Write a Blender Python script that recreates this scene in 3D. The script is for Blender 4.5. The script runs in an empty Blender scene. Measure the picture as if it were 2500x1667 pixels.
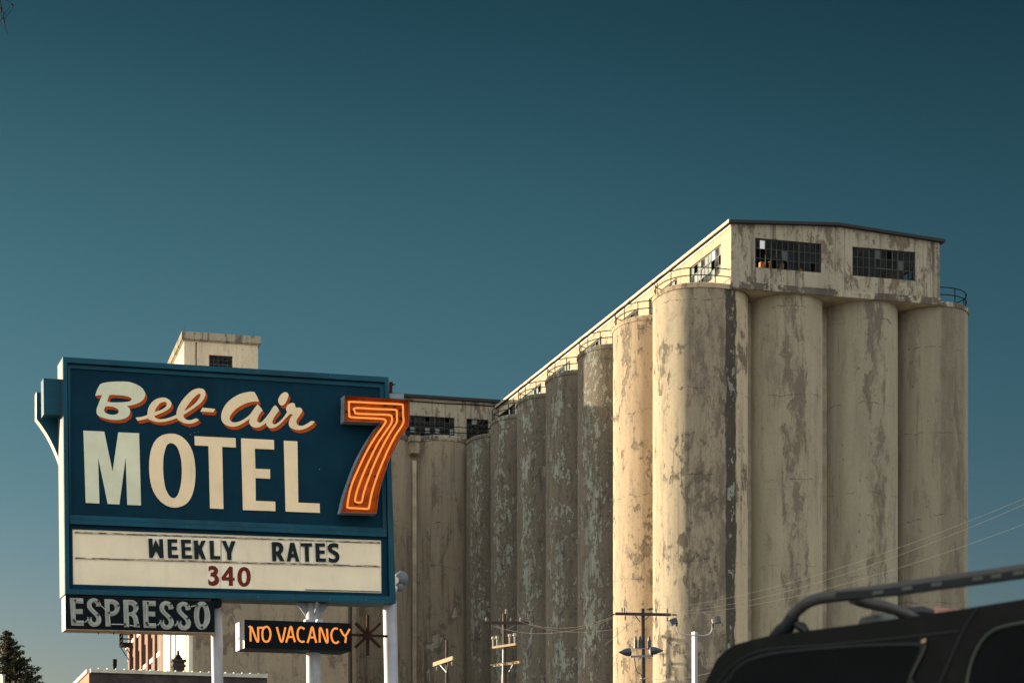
import bpy, bmesh, math, random
from mathutils import Vector
from mathutils.geometry import tessellate_polygon
random.seed(7)
R_ = math.radians
SC = bpy.context.scene
COL = SC.collection

# ------------------------------------------------------------------ camera
F, CX, HZ, H = 4500.0, 1250.0, 2059.0, 1.05     # focal length / centre column / horizon row of the 2500 px photo, eye height
cam_d = bpy.data.cameras.new('camera'); cam = bpy.data.objects.new('camera', cam_d); COL.objects.link(cam)
cam.location = (0, 0, H); cam.rotation_euler = (R_(90), 0, 0)
cam_d.sensor_width = 36; cam_d.lens = 36*F/2500; cam_d.shift_y = (HZ-833.5)/2500
cam_d.clip_start = 0.1; cam_d.clip_end = 6000
cam_d.dof.use_dof = True; cam_d.dof.focus_distance = 62; cam_d.dof.aperture_fstop = 5.0
SC.camera = cam

# ------------------------------------------------------------------ light
SUN_EL, SUN_A = 7.6, 20.0                        # elevation; degrees behind due left
sdir = Vector((-math.cos(R_(SUN_A))*math.cos(R_(SUN_EL)), math.sin(R_(SUN_A))*math.cos(R_(SUN_EL)), math.sin(R_(SUN_EL))))
world = bpy.data.worlds.new('World'); SC.world = world; world.use_nodes = True
wn = world.node_tree; wn.nodes.clear()
sky = wn.nodes.new('ShaderNodeTexSky'); sky.sky_type = 'NISHITA'; sky.sun_disc = False
sky.sun_elevation = R_(SUN_EL); sky.sun_rotation = math.atan2(sdir.x, sdir.y)
sky.air_density = 1.0; sky.dust_density = 1.2; sky.ozone_density = 1.6
def wnode(t, **k):
    n = wn.nodes.new(t)
    for q, v in k.items(): setattr(n, q, v)
    return n
wtc = wnode('ShaderNodeTexCoord'); wsx = wnode('ShaderNodeSeparateXYZ'); wn.links.new(wtc.outputs['Generated'], wsx.inputs[0])
def wmap(src, lo, hi):
    n = wnode('ShaderNodeMapRange', interpolation_type='SMOOTHSTEP'); wn.links.new(src, n.inputs[0]); n.inputs[1].default_value = lo; n.inputs[2].default_value = hi
    return n.outputs[0]
def wmix(f, a, b_, mode='MIX'):
    n = wnode('ShaderNodeMix', data_type='RGBA', blend_type=mode)
    for i, v in ((0, f), (6, a), (7, b_)):
        if isinstance(v, bpy.types.NodeSocket): wn.links.new(v, n.inputs[i])
        else: n.inputs[i].default_value = v
    return n.outputs[2]
zz2 = wnode('ShaderNodeMath', operation='MULTIPLY'); wn.links.new(wsx.outputs[2], zz2.inputs[0]); zz2.inputs[1].default_value = 2.0
ramp = wnode('ShaderNodeValToRGB'); wn.links.new(zz2.outputs[0], ramp.inputs[0]); ramp.color_ramp.interpolation = 'B_SPLINE'
for i, (z_, c_) in enumerate(((0.05, (.55, .54, .62)), (0.11, (.46, .48, .56)), (0.18, (.28, .42, .45)), (0.255, (.235, .405, .40)), (0.335, (.17, .34, .325)), (0.41, (.085, .205, .205)), (0.5, (.06, .16, .165)))):
    e_ = ramp.color_ramp.elements[i] if i < 2 else ramp.color_ramp.elements.new(z_*2)
    e_.position = z_*2; e_.color = (*c_, 1)
airtint = ramp.outputs[0]                                                # clear deep teal air over a paler hazy horizon
skyc = wmix(1.0, sky.outputs[0], airtint, 'MULTIPLY')
skyc = wmix(1.0, skyc, wmix(wmap(wsx.outputs[0], -0.02, 0.34), (1, 1, 1, 1), (0.74, 0.77, 0.80, 1)), 'MULTIPLY')   # darker away from the sun
wdot = wnode('ShaderNodeVectorMath', operation='DOT_PRODUCT'); wn.links.new(wtc.outputs['Generated'], wdot.inputs[0]); wdot.inputs[1].default_value = (0, -0.85, 0.53)
back_fill = wmix(wmap(wdot.outputs['Value'], 0.0, 0.5), skyc, (6.4, 6.75, 7.1, 1))   # bright fill added behind the camera to light the shaded fronts
bg = wnode('ShaderNodeBackground'); bg.inputs[1].default_value = 0.05
wo = wnode('ShaderNodeOutputWorld')
wn.links.new(back_fill, bg.inputs[0]); wn.links.new(bg.outputs[0], wo.inputs[0])
sun_d = bpy.data.lights.new('sun', 'SUN'); sun = bpy.data.objects.new('sun', sun_d); COL.objects.link(sun)
sun_d.energy = 5.0; sun_d.angle = R_(0.5); sun_d.color = (1.0, 0.84, 0.60)
sun.rotation_euler = sdir.to_track_quat('Z', 'Y').to_euler(); sun.location = (-40, 20, 60)
vs = SC.view_settings; vs.view_transform = 'Standard'; vs.look = 'None'; vs.exposure = 1.9; vs.gamma = 1.0

# ------------------------------------------------------------------ geometry of the place
def P(px, py, Y):
    return Vector(((px-CX)/F*Y, Y, H+(HZ-py)/F*Y))
EA, DA = math.atan(0.263), math.atan(0.307)
E = Vector((math.cos(EA), math.sin(EA), 0)); D = Vector((-math.sin(DA), math.cos(DA), 0)); N = Vector((math.sin(EA), -math.cos(EA), 0))
UP = Vector((0, 0, 1))
def on_line(Q, d, px):                           # parameter along the ground line Q + u d seen in column px
    m = (px-CX)/F
    return (m*Q.y-Q.x)/(d.x-m*d.y)
def z_at(py, Y): return H+(HZ-py)/F*Y

# ------------------------------------------------------------------ object helpers
def wloc(o):
    v = Vector((0, 0, 0))
    while o is not None:
        v += o.location; o = o.parent
    return v
class MB:
    def __init__(s): s.v = []; s.f = []; s.m = []; s.mi = 0
    def add(s, vs_, fs_):
        b = len(s.v); s.v += [Vector(q) for q in vs_]
        for f in fs_: s.f.append([b+i for i in f]); s.m.append(s.mi)
        return s
    def box(s, o, a, b, c):                      # corner + three edge vectors
        o, a, b, c = Vector(o), Vector(a), Vector(b), Vector(c)
        p = [o, o+a, o+a+b, o+b, o+c, o+a+c, o+a+b+c, o+b+c]
        return s.add(p, [(0,3,2,1),(4,5,6,7),(0,1,5,4),(1,2,6,5),(2,3,7,6),(3,0,4,7)])
    def cbox(s, c, a, b, d):                     # centred box from three half vectors
        a, b, d = Vector(a), Vector(b), Vector(d)
        return s.box(Vector(c)-a-b-d, a*2, b*2, d*2)
    def bar(s, p, q, w, h=None, up=UP):          # rectangular bar
        p, q = Vector(p), Vector(q); h = h or w
        t = (q-p).normalized(); x = t.cross(up)
        if x.length < 1e-4: x = t.cross(Vector((1, 0, 0)))
        x.normalize(); y = x.cross(t).normalized()
        return s.box(p-x*w/2-y*h/2, x*w, y*h, q-p)
    def tube(s, pts, r, n=8, closed=False, r2=None):
        pts = [Vector(p) for p in pts]; k = len(pts); b = len(s.v); prev = None
        for i, p in enumerate(pts):
            if closed: t = pts[(i+1) % k]-pts[i-1]
            else: t = pts[min(i+1, k-1)]-pts[max(i-1, 0)]
            t.normalize()
            if prev is None:
                x = t.cross(UP)
                if x.length < 1e-3: x = t.cross(Vector((1, 0, 0)))
            else: x = prev-t*prev.dot(t)
            x.normalize(); prev = x; y = t.cross(x)
            rr = r if r2 is None else r+(r2-r)*i/(k-1)
            if isinstance(r, (list, tuple)): rr = r[i]
            for j in range(n):
                a = 2*math.pi*j/n; s.v.append(p+x*(rr*math.cos(a))+y*(rr*math.sin(a)))
        for i in range(k if closed else k-1):
            i2 = (i+1) % k
            for j in range(n):
                j2 = (j+1) % n
                s.f.append([b+i*n+j, b+i*n+j2, b+i2*n+j2, b+i2*n+j]); s.m.append(s.mi)
        if not closed:
            s.f.append([b+j for j in range(n)][::-1]); s.m.append(s.mi)
            s.f.append([b+(k-1)*n+j for j in range(n)]); s.m.append(s.mi)
        return s
    def lathe(s, c, ax, prof, n=24, x0=None):    # prof: (distance along axis, radius)
        c = Vector(c); ax = Vector(ax).normalized(); x = ax.cross(UP)
        if x.length < 1e-3: x = Vector((1, 0, 0))
        x.normalize(); y = ax.cross(x); b = len(s.v)
        for d, r in prof:
            for j in range(n):
                a = 2*math.pi*j/n; s.v.append(c+ax*d+x*(r*math.cos(a))+y*(r*math.sin(a)))
        for i in range(len(prof)-1):
            for j in range(n):
                j2 = (j+1) % n
                s.f.append([b+i*n+j, b+i*n+j2, b+(i+1)*n+j2, b+(i+1)*n+j]); s.m.append(s.mi)
        s.f.append([b+j for j in range(n)][::-1]); s.m.append(s.mi)
        s.f.append([b+(len(prof)-1)*n+j for j in range(n)]); s.m.append(s.mi)
        return s
    def prism(s, polys, front, back):            # polys: outline + holes in 2D; front/back map a 2D point to the world
        flat = [p for pl in polys for p in pl]
        tri = tessellate_polygon([[Vector((p[0], p[1], 0)) for p in pl] for pl in polys])
        n = len(flat); vs_ = [front(*p[:2]) for p in flat]+[back(*p[:2]) for p in flat]
        fs_ = [tuple(t) for t in tri]+[tuple(n+i for i in t)[::-1] for t in tri]
        o = 0
        for pl in polys:
            k = len(pl)
            for i in range(k):
                a, b = o+i, o+(i+1) % k
                fs_.append((a, b, n+b, n+a))
            o += k
        return s.add(vs_, fs_)
    def wall(s, O, u, nrm, L, z0, z1, th, holes=()):
        O, u, nrm = Vector(O), Vector(u), Vector(nrm)   # nrm: towards the inside, thickness direction
        us = sorted({0.0, L} | {h[0] for h in holes} | {h[1] for h in holes})
        zs = sorted({z0, z1} | {h[2] for h in holes} | {h[3] for h in holes})
        def solid(i, j):
            if i < 0 or j < 0 or i >= len(us)-1 or j >= len(zs)-1: return False
            a, b = (us[i]+us[i+1])/2, (zs[j]+zs[j+1])/2
            return not any(h[0] < a < h[1] and h[2] < b < h[3] for h in holes)
        pt = lambda a, z, t: O+u*a+nrm*(th*t)+Vector((0, 0, z-O.z))
        for i in range(len(us)-1):
            for j in range(len(zs)-1):
                if not solid(i, j): continue
                a0, a1, b0, b1 = us[i], us[i+1], zs[j], zs[j+1]
                for t in (0, 1): s.add([pt(a0,b0,t), pt(a1,b0,t), pt(a1,b1,t), pt(a0,b1,t)], [(0,1,2,3)])
                if not solid(i-1, j): s.add([pt(a0,b0,0), pt(a0,b1,0), pt(a0,b1,1), pt(a0,b0,1)], [(0,1,2,3)])
                if not solid(i+1, j): s.add([pt(a1,b0,0), pt(a1,b1,0), pt(a1,b1,1), pt(a1,b0,1)], [(0,1,2,3)])
                if not solid(i, j-1): s.add([pt(a0,b0,0), pt(a1,b0,0), pt(a1,b0,1), pt(a0,b0,1)], [(0,1,2,3)])
                if not solid(i, j+1): s.add([pt(a0,b1,0), pt(a1,b1,0), pt(a1,b1,1), pt(a0,b1,1)], [(0,1,2,3)])
        return s
    def build(s, name, mats, parent=None, origin=None, sharp=35, merge=True):
        if not isinstance(mats, (list, tuple)): mats = [mats]
        base = wloc(parent) if parent else Vector((0, 0, 0))
        org = Vector(origin) if origin is not None else (base if parent else s.v[0].copy())
        me = bpy.data.meshes.new(name)
        me.from_pydata([q-org for q in s.v], [], s.f)
        for m in mats: me.materials.append(m)
        me.polygons.foreach_set('material_index', s.m)
        bm = bmesh.new(); bm.from_mesh(me)
        if merge: bmesh.ops.remove_doubles(bm, verts=bm.verts, dist=1e-5)
        bmesh.ops.recalc_face_normals(bm, faces=bm.faces)
        bm.to_mesh(me); bm.free()
        me.polygons.foreach_set('use_smooth', [True]*len(me.polygons))
        me.set_sharp_from_angle(angle=R_(sharp))
        me.update()
        o = bpy.data.objects.new(name, me); COL.objects.link(o)
        if parent: o.parent = parent
        o.location = org-base
        return o
def tag(o, label=None, cat=None, group=None, kind=None):
    if label: o['label'] = label
    if cat: o['category'] = cat
    if group: o['group'] = group
    if kind: o['kind'] = kind
    return o
def thing(name, loc, label, cat, group=None):
    o = bpy.data.objects.new(name, None); COL.objects.link(o); o.location = loc; o.empty_display_size = 0.3
    return tag(o, label, cat, group)
def curve(pts, closed=True, k=5):                # Catmull-Rom through 2D points; a third value 1 marks a corner
    n = len(pts); out = []
    for i in range(n if closed else n-1):
        p0, p1, p2, p3 = (pts[(i+j) % n] if closed else pts[min(max(i+j, 0), n-1)] for j in (-1, 0, 1, 2))
        c1, c2 = len(p1) > 2, len(p2) > 2
        m1 = [(p2[a]-p1[a]) if c1 else (p2[a]-p0[a])/2 for a in (0, 1)]
        m2 = [(p2[a]-p1[a]) if c2 else (p3[a]-p1[a])/2 for a in (0, 1)]
        for j in range(k):
            t = j/k; h = (2*t**3-3*t*t+1, t**3-2*t*t+t, -2*t**3+3*t*t, t**3-t*t)
            out.append(tuple(h[0]*p1[a]+h[1]*m1[a]+h[2]*p2[a]+h[3]*m2[a] for a in (0, 1)))
    if not closed: out.append(tuple(pts[-1][:2]))
    return out
def ell(cx, cy, a, b, n=40, p=2.0):
    o = []
    for i in range(n):
        t = 2*math.pi*i/n; c, s_ = math.cos(t), math.sin(t)
        o.append((cx+a*math.copysign(abs(c)**(2/p), c), cy+b*math.copysign(abs(s_)**(2/p), s_)))
    return o
def zone(ox, oy, sc): return lambda pts: [((p[0]/sc+ox), (p[1]/sc+oy)) + tuple(p[2:]) for p in pts]

# ------------------------------------------------------------------ materials
class NT:
    def __init__(s, name):
        s.mat = bpy.data.materials.new(name); s.mat.use_nodes = True; s.t = s.mat.node_tree; s.t.nodes.clear()
        s.out = s.t.nodes.new('ShaderNodeOutputMaterial')
        s.pos = s.t.nodes.new('ShaderNodeNewGeometry').outputs['Position']
        s.obj = s.t.nodes.new('ShaderNodeTexCoord').outputs['Object']
    def set(s, sock, v):
        if isinstance(v, bpy.types.NodeSocket): s.t.links.new(v, sock)
        elif isinstance(v, (tuple, list)) and sock.type == 'RGBA' and len(v) == 3: sock.default_value = (*v, 1)
        else: sock.default_value = v
    def math(s, op, a, b=0.0, clamp=False):
        n = s.t.nodes.new('ShaderNodeMath'); n.operation = op; n.use_clamp = clamp
        s.set(n.inputs[0], a); s.set(n.inputs[1], b); return n.outputs[0]
    def vmul(s, v, k):
        n = s.t.nodes.new('ShaderNodeVectorMath'); n.operation = 'MULTIPLY'; s.set(n.inputs[0], v); n.inputs[1].default_value = k; return n.outputs[0]
    def vadd(s, v, k):
        n = s.t.nodes.new('ShaderNodeVectorMath'); n.operation = 'ADD'; s.set(n.inputs[0], v); s.set(n.inputs[1], k); return n.outputs[0]
    def dot(s, v, k):
        n = s.t.nodes.new('ShaderNodeVectorMath'); n.operation = 'DOT_PRODUCT'; s.set(n.inputs[0], v); n.inputs[1].default_value = k; return n.outputs['Value']
    def noise(s, v, scale, detail=6, rough=0.6, dist=0.0, color=False):
        n = s.t.nodes.new('ShaderNodeTexNoise'); s.set(n.inputs['Vector'], v)
        n.inputs['Scale'].default_value = scale; n.inputs['Detail'].default_value = detail
        n.inputs['Roughness'].default_value = rough; n.inputs['Distortion'].default_value = dist
        return n.outputs['Color' if color else 'Fac']
    def step(s, v, lo, hi, a=0.0, b=1.0):
        n = s.t.nodes.new('ShaderNodeMapRange'); n.interpolation_type = 'SMOOTHSTEP'
        s.set(n.inputs[0], v); s.set(n.inputs[1], lo); s.set(n.inputs[2], hi); n.inputs[3].default_value = a; n.inputs[4].default_value = b
        return n.outputs[0]
    def mix(s, f, a, b, mode='MIX'):
        n = s.t.nodes.new('ShaderNodeMix'); n.data_type = 'RGBA'; n.blend_type = mode
        s.set(n.inputs[0], f); s.set(n.inputs[6], a); s.set(n.inputs[7], b); return n.outputs[2]
    def comb(s, x, y, z):
        n = s.t.nodes.new('ShaderNodeCombineXYZ')
        for i, q in enumerate((x, y, z)): s.set(n.inputs[i], q)
        return n.outputs[0]
    def sep(s, v):
        n = s.t.nodes.new('ShaderNodeSeparateXYZ'); s.set(n.inputs[0], v); return n.outputs
    def bump(s, h, strength=0.3, dist=0.05, normal=None):
        n = s.t.nodes.new('ShaderNodeBump'); n.inputs['Strength'].default_value = strength; n.inputs['Distance'].default_value = dist
        s.set(n.inputs['Height'], h)
        if normal: s.set(n.inputs['Normal'], normal)
        return n.outputs[0]
    def finish(s, color, rough=0.8, normal=None, metal=0.0, emit=None, estr=0.0, spec=None, drough=0.0):
        b = s.t.nodes.new('ShaderNodeBsdfPrincipled')
        s.set(b.inputs['Base Color'], color); s.set(b.inputs['Roughness'], rough); s.set(b.inputs['Metallic'], metal)
        if spec is not None: b.inputs['Specular IOR Level'].default_value = spec
        b.inputs['Diffuse Roughness'].default_value = drough
        if normal: s.set(b.inputs['Normal'], normal)
        if emit: s.set(b.inputs['Emission Color'], emit); b.inputs['Emission Strength'].default_value = estr
        s.t.links.new(b.outputs[0], s.out.inputs[0]); s.bsdf = b
        return s.mat

def simple(name, col, rough=0.6, metal=0.0, var=0.25, scale=3.0, bump=0.0, dirt=None, spec=None):
    m = NT(name); n = m.noise(m.pos, scale, 8, 0.65)
    k = m.step(n, 0.3, 0.7)
    c = m.mix(k, tuple(x*(1-var) for x in col), tuple(min(x*(1+var*0.6), 1) for x in col))
    if dirt:
        d = m.noise(m.vmul(m.pos, (1, 1, 0.25)), scale*2.3, 8, 0.7)
        c = m.mix(m.math('MULTIPLY', m.step(d, 0.52, 0.68), dirt[1]), c, dirt[0])
    return m.finish(c, m.step(n, 0.2, 0.8, rough*0.85, min(rough*1.15, 1)), m.bump(m.noise(m.pos, scale*14, 4, 0.6), bump, 0.01) if bump else None, metal, spec=spec)

PAINT = (0.60, 0.505, 0.325); BARE = (0.23, 0.195, 0.13); CHIP = (0.38, 0.385, 0.305)
def concrete(name, paint=PAINT, bare=BARE, peel=0.52, sharp=0.012, stain=0.5, stain_col=(0.19, 0.14, 0.098), streak=0.5, scale=1.0,
             bands=(), relief=0.5, joints=6.1, seedz=0.0, chip_band=None, topdark=None, strip=None, wf=0.38):
    """weathered painted concrete. bands: (angle, half width, stain amount, edge roughness) on a round silo, angle measured in the silo's own axes"""
    m = NT(name); pos = m.vadd(m.pos, (0, 0, seedz))
    warp = m.noise(pos, 0.35, 4, 0.6, color=True)
    wpos = m.vadd(pos, m.vmul(m.vadd(warp, (-.5, -.5, -.5)), (1.6, 1.6, 2.4)))
    big = m.noise(m.vmul(wpos, (1, 1, 0.55)), 0.30*scale, 5, 0.55)
    mid = m.noise(m.vmul(pos, (1, 1, 0.6)), 1.1*scale, 12, 0.68)
    fine = m.noise(pos, 9.0, 6, 0.75)
    pv = m.math('ADD', m.math('MULTIPLY', big, 1-wf), m.math('MULTIPLY', mid, wf))
    ang = None
    if bands or chip_band:
        x, y, z = m.sep(m.obj); ang = m.math('ARCTAN2', x, m.math('MULTIPLY', y, -1.0))   # 0 = towards -y, positive to +x
    if chip_band:
        a0, hw, amt = chip_band
        d = m.math('ABSOLUTE', m.math('SUBTRACT', ang, a0))
        pv = m.math('ADD', pv, m.math('MULTIPLY', m.step(d, hw*0.3, hw, 1.0, 0.0), amt))
    pm = m.step(pv, peel-sharp, peel+sharp)                          # 1 = second coat shows
    edge = m.math('MULTIPLY', m.step(pv, peel-0.05, peel-0.004), m.step(pv, peel+0.004, peel+0.02, 1.0, 0.0))
    tone = m.step(m.noise(m.vmul(pos, (1, 1, 0.18)), 0.9, 8, 0.6), 0.25, 0.75)
    cp = m.mix(tone, tuple(c*0.86 for c in paint), tuple(min(c*1.07, 1) for c in paint))
    cb = m.mix(tone, tuple(c*0.72 for c in bare), tuple(c*1.22 for c in bare))
    c = m.mix(pm, cp, cb)
    c = m.mix(m.math('MULTIPLY', edge, 0.55), c, (0.10, 0.08, 0.06))
    # brown soft stains
    sv = m.noise(m.vmul(wpos, (1, 1, 0.17)), 0.95*scale, 11, 0.70)
    btx = m.noise(m.vmul(wpos, (1, 1, 0.20)), 1.25, 12, 0.74)
    sm = m.math('MULTIPLY', m.step(sv, 0.54, 0.61), stain)
    for a0, hw, amt, er, lo in bands:
        wob = m.math('MULTIPLY', m.math('SUBTRACT', m.noise(m.vmul(pos, (1, 1, 0.5)), 0.8, 10, 0.65), 0.5), er)
        d = m.math('ABSOLUTE', m.math('SUBTRACT', m.math('ADD', ang, wob), a0))
        bd = m.math('MULTIPLY', m.step(d, hw*0.80, hw*1.04, 1.0, 0.0), m.step(btx, 0.44, 0.57, lo, 1.0))
        sm = m.math('MAXIMUM', sm, m.math('MULTIPLY', bd, amt))
    c = m.mix(sm, c, stain_col)
    if strip:
        a0, hw = strip
        wob = m.math('MULTIPLY', m.math('SUBTRACT', m.noise(m.vmul(pos, (1, 1, 0.4)), 0.9, 10, 0.7), 0.5), 0.26)
        d = m.math('ABSOLUTE', m.math('SUBTRACT', m.math('ADD', ang, wob), a0))
        c = m.mix(m.math('MULTIPLY', m.step(d, hw*0.75, hw, 1.0, 0.0), m.step(btx, 0.30, 0.46, 0.80, 0.97)), c, (0.075, 0.065, 0.048))
        c = m.mix(m.math('MULTIPLY', m.step(d, hw*0.4, hw*0.8, 1.0, 0.0), m.math('MULTIPLY', m.step(mid, 0.565, 0.585), 0.8)), c, CHIP)
    # vertical runs of water
    st = m.noise(m.vmul(pos, (1, 1, 0.035)), 2.2, 7, 0.62)
    s1 = m.math('MULTIPLY', m.step(st, 0.52, 0.70), streak)
    c = m.mix(s1, c, (0.13, 0.105, 0.08))
    s2 = m.math('MULTIPLY', m.step(st, 0.30, 0.42, 1.0, 0.0), streak*0.35)
    c = m.mix(s2, c, tuple(min(x*1.15, 1) for x in paint))
    # spots
    sp = m.noise(m.vmul(pos, (1, 1, 0.7)), 2.6, 8, 0.7)
    c = m.mix(m.math('MULTIPLY', m.step(sp, 0.62, 0.67), 0.65), c, (0.13, 0.105, 0.075))
    sp2 = m.noise(m.vmul(pos, (1, 1, 0.45)), 6.5, 6, 0.75)
    c = m.mix(m.math('MULTIPLY', m.step(sp2, 0.60, 0.68), 0.45), c, (0.12, 0.095, 0.07))
    dr = m.noise(m.vmul(pos, (1, 1, 0.06)), 5.5, 5, 0.6)
    c = m.mix(m.math('MULTIPLY', m.math('MULTIPLY', m.step(dr, 0.56, 0.64), m.step(big, 0.40, 0.60)), 0.35+0.3*streak), c, (0.15, 0.12, 0.085))
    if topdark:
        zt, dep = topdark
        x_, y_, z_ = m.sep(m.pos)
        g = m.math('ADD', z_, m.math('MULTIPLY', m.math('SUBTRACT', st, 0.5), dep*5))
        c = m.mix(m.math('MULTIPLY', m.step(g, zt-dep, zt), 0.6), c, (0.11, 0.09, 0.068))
    # pour joints and hairline cracks
    x2, y2, z2 = m.sep(pos)
    zz = m.math('ADD', z2, m.math('MULTIPLY', m.noise(pos, 0.45, 6, 0.6), 1.7))
    jf = m.math('FRACT', m.math('DIVIDE', zz, joints))
    jm = m.math('MULTIPLY', m.step(m.math('ABSOLUTE', m.math('SUBTRACT', jf, 0.5)), 0.001, 0.007, 1.0, 0.0), m.step(mid, 0.44, 0.58))
    c = m.mix(m.math('MULTIPLY', jm, 0.75), c, (0.06, 0.05, 0.04))
    c = m.mix(m.step(fine, 0.2, 0.8), m.mix(0.22, c, (0, 0, 0)), c)
    ribs = m.noise(m.vmul(pos, (1, 1, 0.01)), 9.0, 2, 0.5)
    h = m.math('ADD', m.math('MULTIPLY', pm, -0.6), m.math('ADD', m.math('MULTIPLY', mid, 0.5), m.math('MULTIPLY', fine, 0.22)))
    h = m.math('ADD', h, m.math('ADD', m.math('MULTIPLY', ribs, 0.25), m.math('MULTIPLY', jm, -0.8)))
    return m.finish(c, 0.88, m.bump(h, relief, 0.06), spec=0.2, drough=1.0)

M = {}
M['front'] = [concrete('silo_front_a', paint=(0.425, 0.372, 0.255), stain_col=(0.165, 0.132, 0.096), peel=0.70, stain=0.35, streak=0.2, bands=[(0.13, 0.36, 0.8, 0.9, 0.12)], relief=0.25),  # front paints darkened to deepen the shade there, darkest on the rightmost silo
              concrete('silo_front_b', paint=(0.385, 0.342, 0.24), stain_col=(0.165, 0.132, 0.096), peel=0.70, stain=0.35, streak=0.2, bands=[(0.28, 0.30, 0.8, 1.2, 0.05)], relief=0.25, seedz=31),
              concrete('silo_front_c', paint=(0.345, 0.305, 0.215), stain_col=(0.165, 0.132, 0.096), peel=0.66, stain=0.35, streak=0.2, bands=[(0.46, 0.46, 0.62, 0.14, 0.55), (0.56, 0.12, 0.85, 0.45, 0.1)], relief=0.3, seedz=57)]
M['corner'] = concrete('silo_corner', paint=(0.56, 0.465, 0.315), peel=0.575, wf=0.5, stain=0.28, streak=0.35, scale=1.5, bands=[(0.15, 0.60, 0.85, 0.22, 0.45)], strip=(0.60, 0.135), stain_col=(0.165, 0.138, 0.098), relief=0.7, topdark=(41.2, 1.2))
M['lit'] = concrete('silo_lit', paint=(0.585, 0.455, 0.30), bare=(0.34, 0.27, 0.175), peel=0.575, stain=0.30, streak=0.30, scale=1.8, wf=0.55, relief=1.0, seedz=12)  # warmer, paler paint: sunlight put into the colour of this silo and two rims
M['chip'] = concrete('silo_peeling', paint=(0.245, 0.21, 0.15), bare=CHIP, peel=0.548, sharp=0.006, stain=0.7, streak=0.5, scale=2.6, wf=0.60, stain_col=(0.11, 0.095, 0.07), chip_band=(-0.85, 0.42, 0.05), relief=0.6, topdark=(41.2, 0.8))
M['wing'] = concrete('silo_bare', paint=(0.40, 0.335, 0.235), bare=(0.56, 0.50, 0.38), peel=0.60, stain=0.75, streak=0.6, stain_col=(0.22, 0.175, 0.12), relief=0.3, joints=4.4)
M['tower'] = concrete('tower_wall', paint=(0.34, 0.29, 0.21), bare=(0.24, 0.20, 0.14), peel=0.60, stain=0.45, streak=0.25, scale=1.8, relief=0.3, joints=3.2)
M['penthouse'] = concrete('penthouse_wall', paint=(0.80, 0.70, 0.50), peel=0.66, stain=0.2, streak=0.15, relief=0.2, joints=40)
M['gallery'] = concrete('gallery_wall', paint=(0.46, 0.41, 0.305), peel=0.57, stain=0.85, streak=0.95, scale=2.2, relief=0.35, joints=50, stain_col=(0.19, 0.15, 0.10))
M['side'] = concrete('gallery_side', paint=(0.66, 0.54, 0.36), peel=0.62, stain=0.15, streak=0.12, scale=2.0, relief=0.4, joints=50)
M['ledge'] = concrete('ledge_concrete', paint=(0.50, 0.45, 0.33), bare=(0.15, 0.13, 0.10), peel=0.5, stain=0.6, streak=0.5, scale=2.5, relief=0.5, joints=50)
M['soffit'] = simple('soffit_concrete', (0.40, 0.33, 0.23), 0.9, var=0.3, scale=0.8)
M['roof'] = simple('roof_tar', (0.018, 0.019, 0.021), 0.9, var=0.4, scale=0.7)
M['flash'] = simple('roof_flashing', (0.42, 0.36, 0.27), 0.6, var=0.3, scale=0.7)
M['rail'] = simple('railing_iron', (0.009, 0.008, 0.007), 0.8, var=0.4, scale=2, spec=0.08)
M['sash'] = simple('sash_steel', (0.022, 0.026, 0.018), 0.7, var=0.4, scale=2)
def glass(name, col=(0.03, 0.035, 0.04), through=0.55, rough=0.12):
    m = NT(name); n = m.noise(m.pos, 1.3, 5, 0.6)
    tr = m.t.nodes.new('ShaderNodeBsdfTransparent'); tr.inputs[0].default_value = (0.75, 0.78, 0.76, 1)
    b = m.t.nodes.new('ShaderNodeBsdfPrincipled'); b.inputs['Base Color'].default_value = (*col, 1); m.set(b.inputs['Roughness'], m.step(n, 0.3, 0.7, rough, rough+0.25)); b.inputs['Specular IOR Level'].default_value = 0.25
    mx = m.t.nodes.new('ShaderNodeMixShader'); m.set(mx.inputs[0], m.step(n, 0.35, 0.65, 1-through-0.15, 1-through+0.15))
    m.t.links.new(tr.outputs[0], mx.inputs[1]); m.t.links.new(b.outputs[0], mx.inputs[2]); m.t.links.new(mx.outputs[0], m.out.inputs[0])
    return m.mat
M['glass'] = glass('dusty_glass')
M['glass_dark'] = glass('dark_glass', (0.006, 0.008, 0.009), 0.62, 0.10)
M['glass_pale'] = simple('pale_pane', (0.115, 0.14, 0.13), 0.3, var=0.3, scale=1)
M['glass_white'] = simple('white_pane', (0.75, 0.73, 0.70), 0.5, var=0.1, scale=1)
M['dark_in'] = simple('dark_interior', (0.05, 0.045, 0.04), 0.9)

# ------------------------------------------------------------------ ground
M['ground'] = simple('asphalt', (0.17, 0.145, 0.11), 0.9, var=0.4, scale=0.4, bump=0.3)
M['road'] = simple('road_asphalt', (0.055, 0.053, 0.05), 0.9, var=0.35, scale=0.8, bump=0.3)
M['walk'] = simple('pavement_concrete', (0.32, 0.29, 0.24), 0.9, var=0.25, scale=0.9, bump=0.2)
M['line'] = simple('road_paint', (0.62, 0.50, 0.16), 0.7, var=0.25, scale=4)
g = MB().add([(-2500, -2500, 0), (2500, -2500, 0), (2500, 2500, 0), (-2500, 2500, 0)], [(0,1,2,3)])
tag(g.build('ground', M['ground']), kind='structure')
rd = MB().add([(-300, 36, .004), (300, 192, .004), (300, 202, .004), (-300, 46, .004)], [(0,1,2,3)])
tag(rd.build('road', M['road']), kind='structure')
pv = MB().box((-300, 33.6, 0), (600, 156, 0), (0, 2.1, 0), (0, 0, .13)); pv.box((-300, 46.3, 0), (600, 156, 0), (0, 2.0, 0), (0, 0, .13))
tag(pv.build('pavement', M['walk']), kind='structure')
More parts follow.
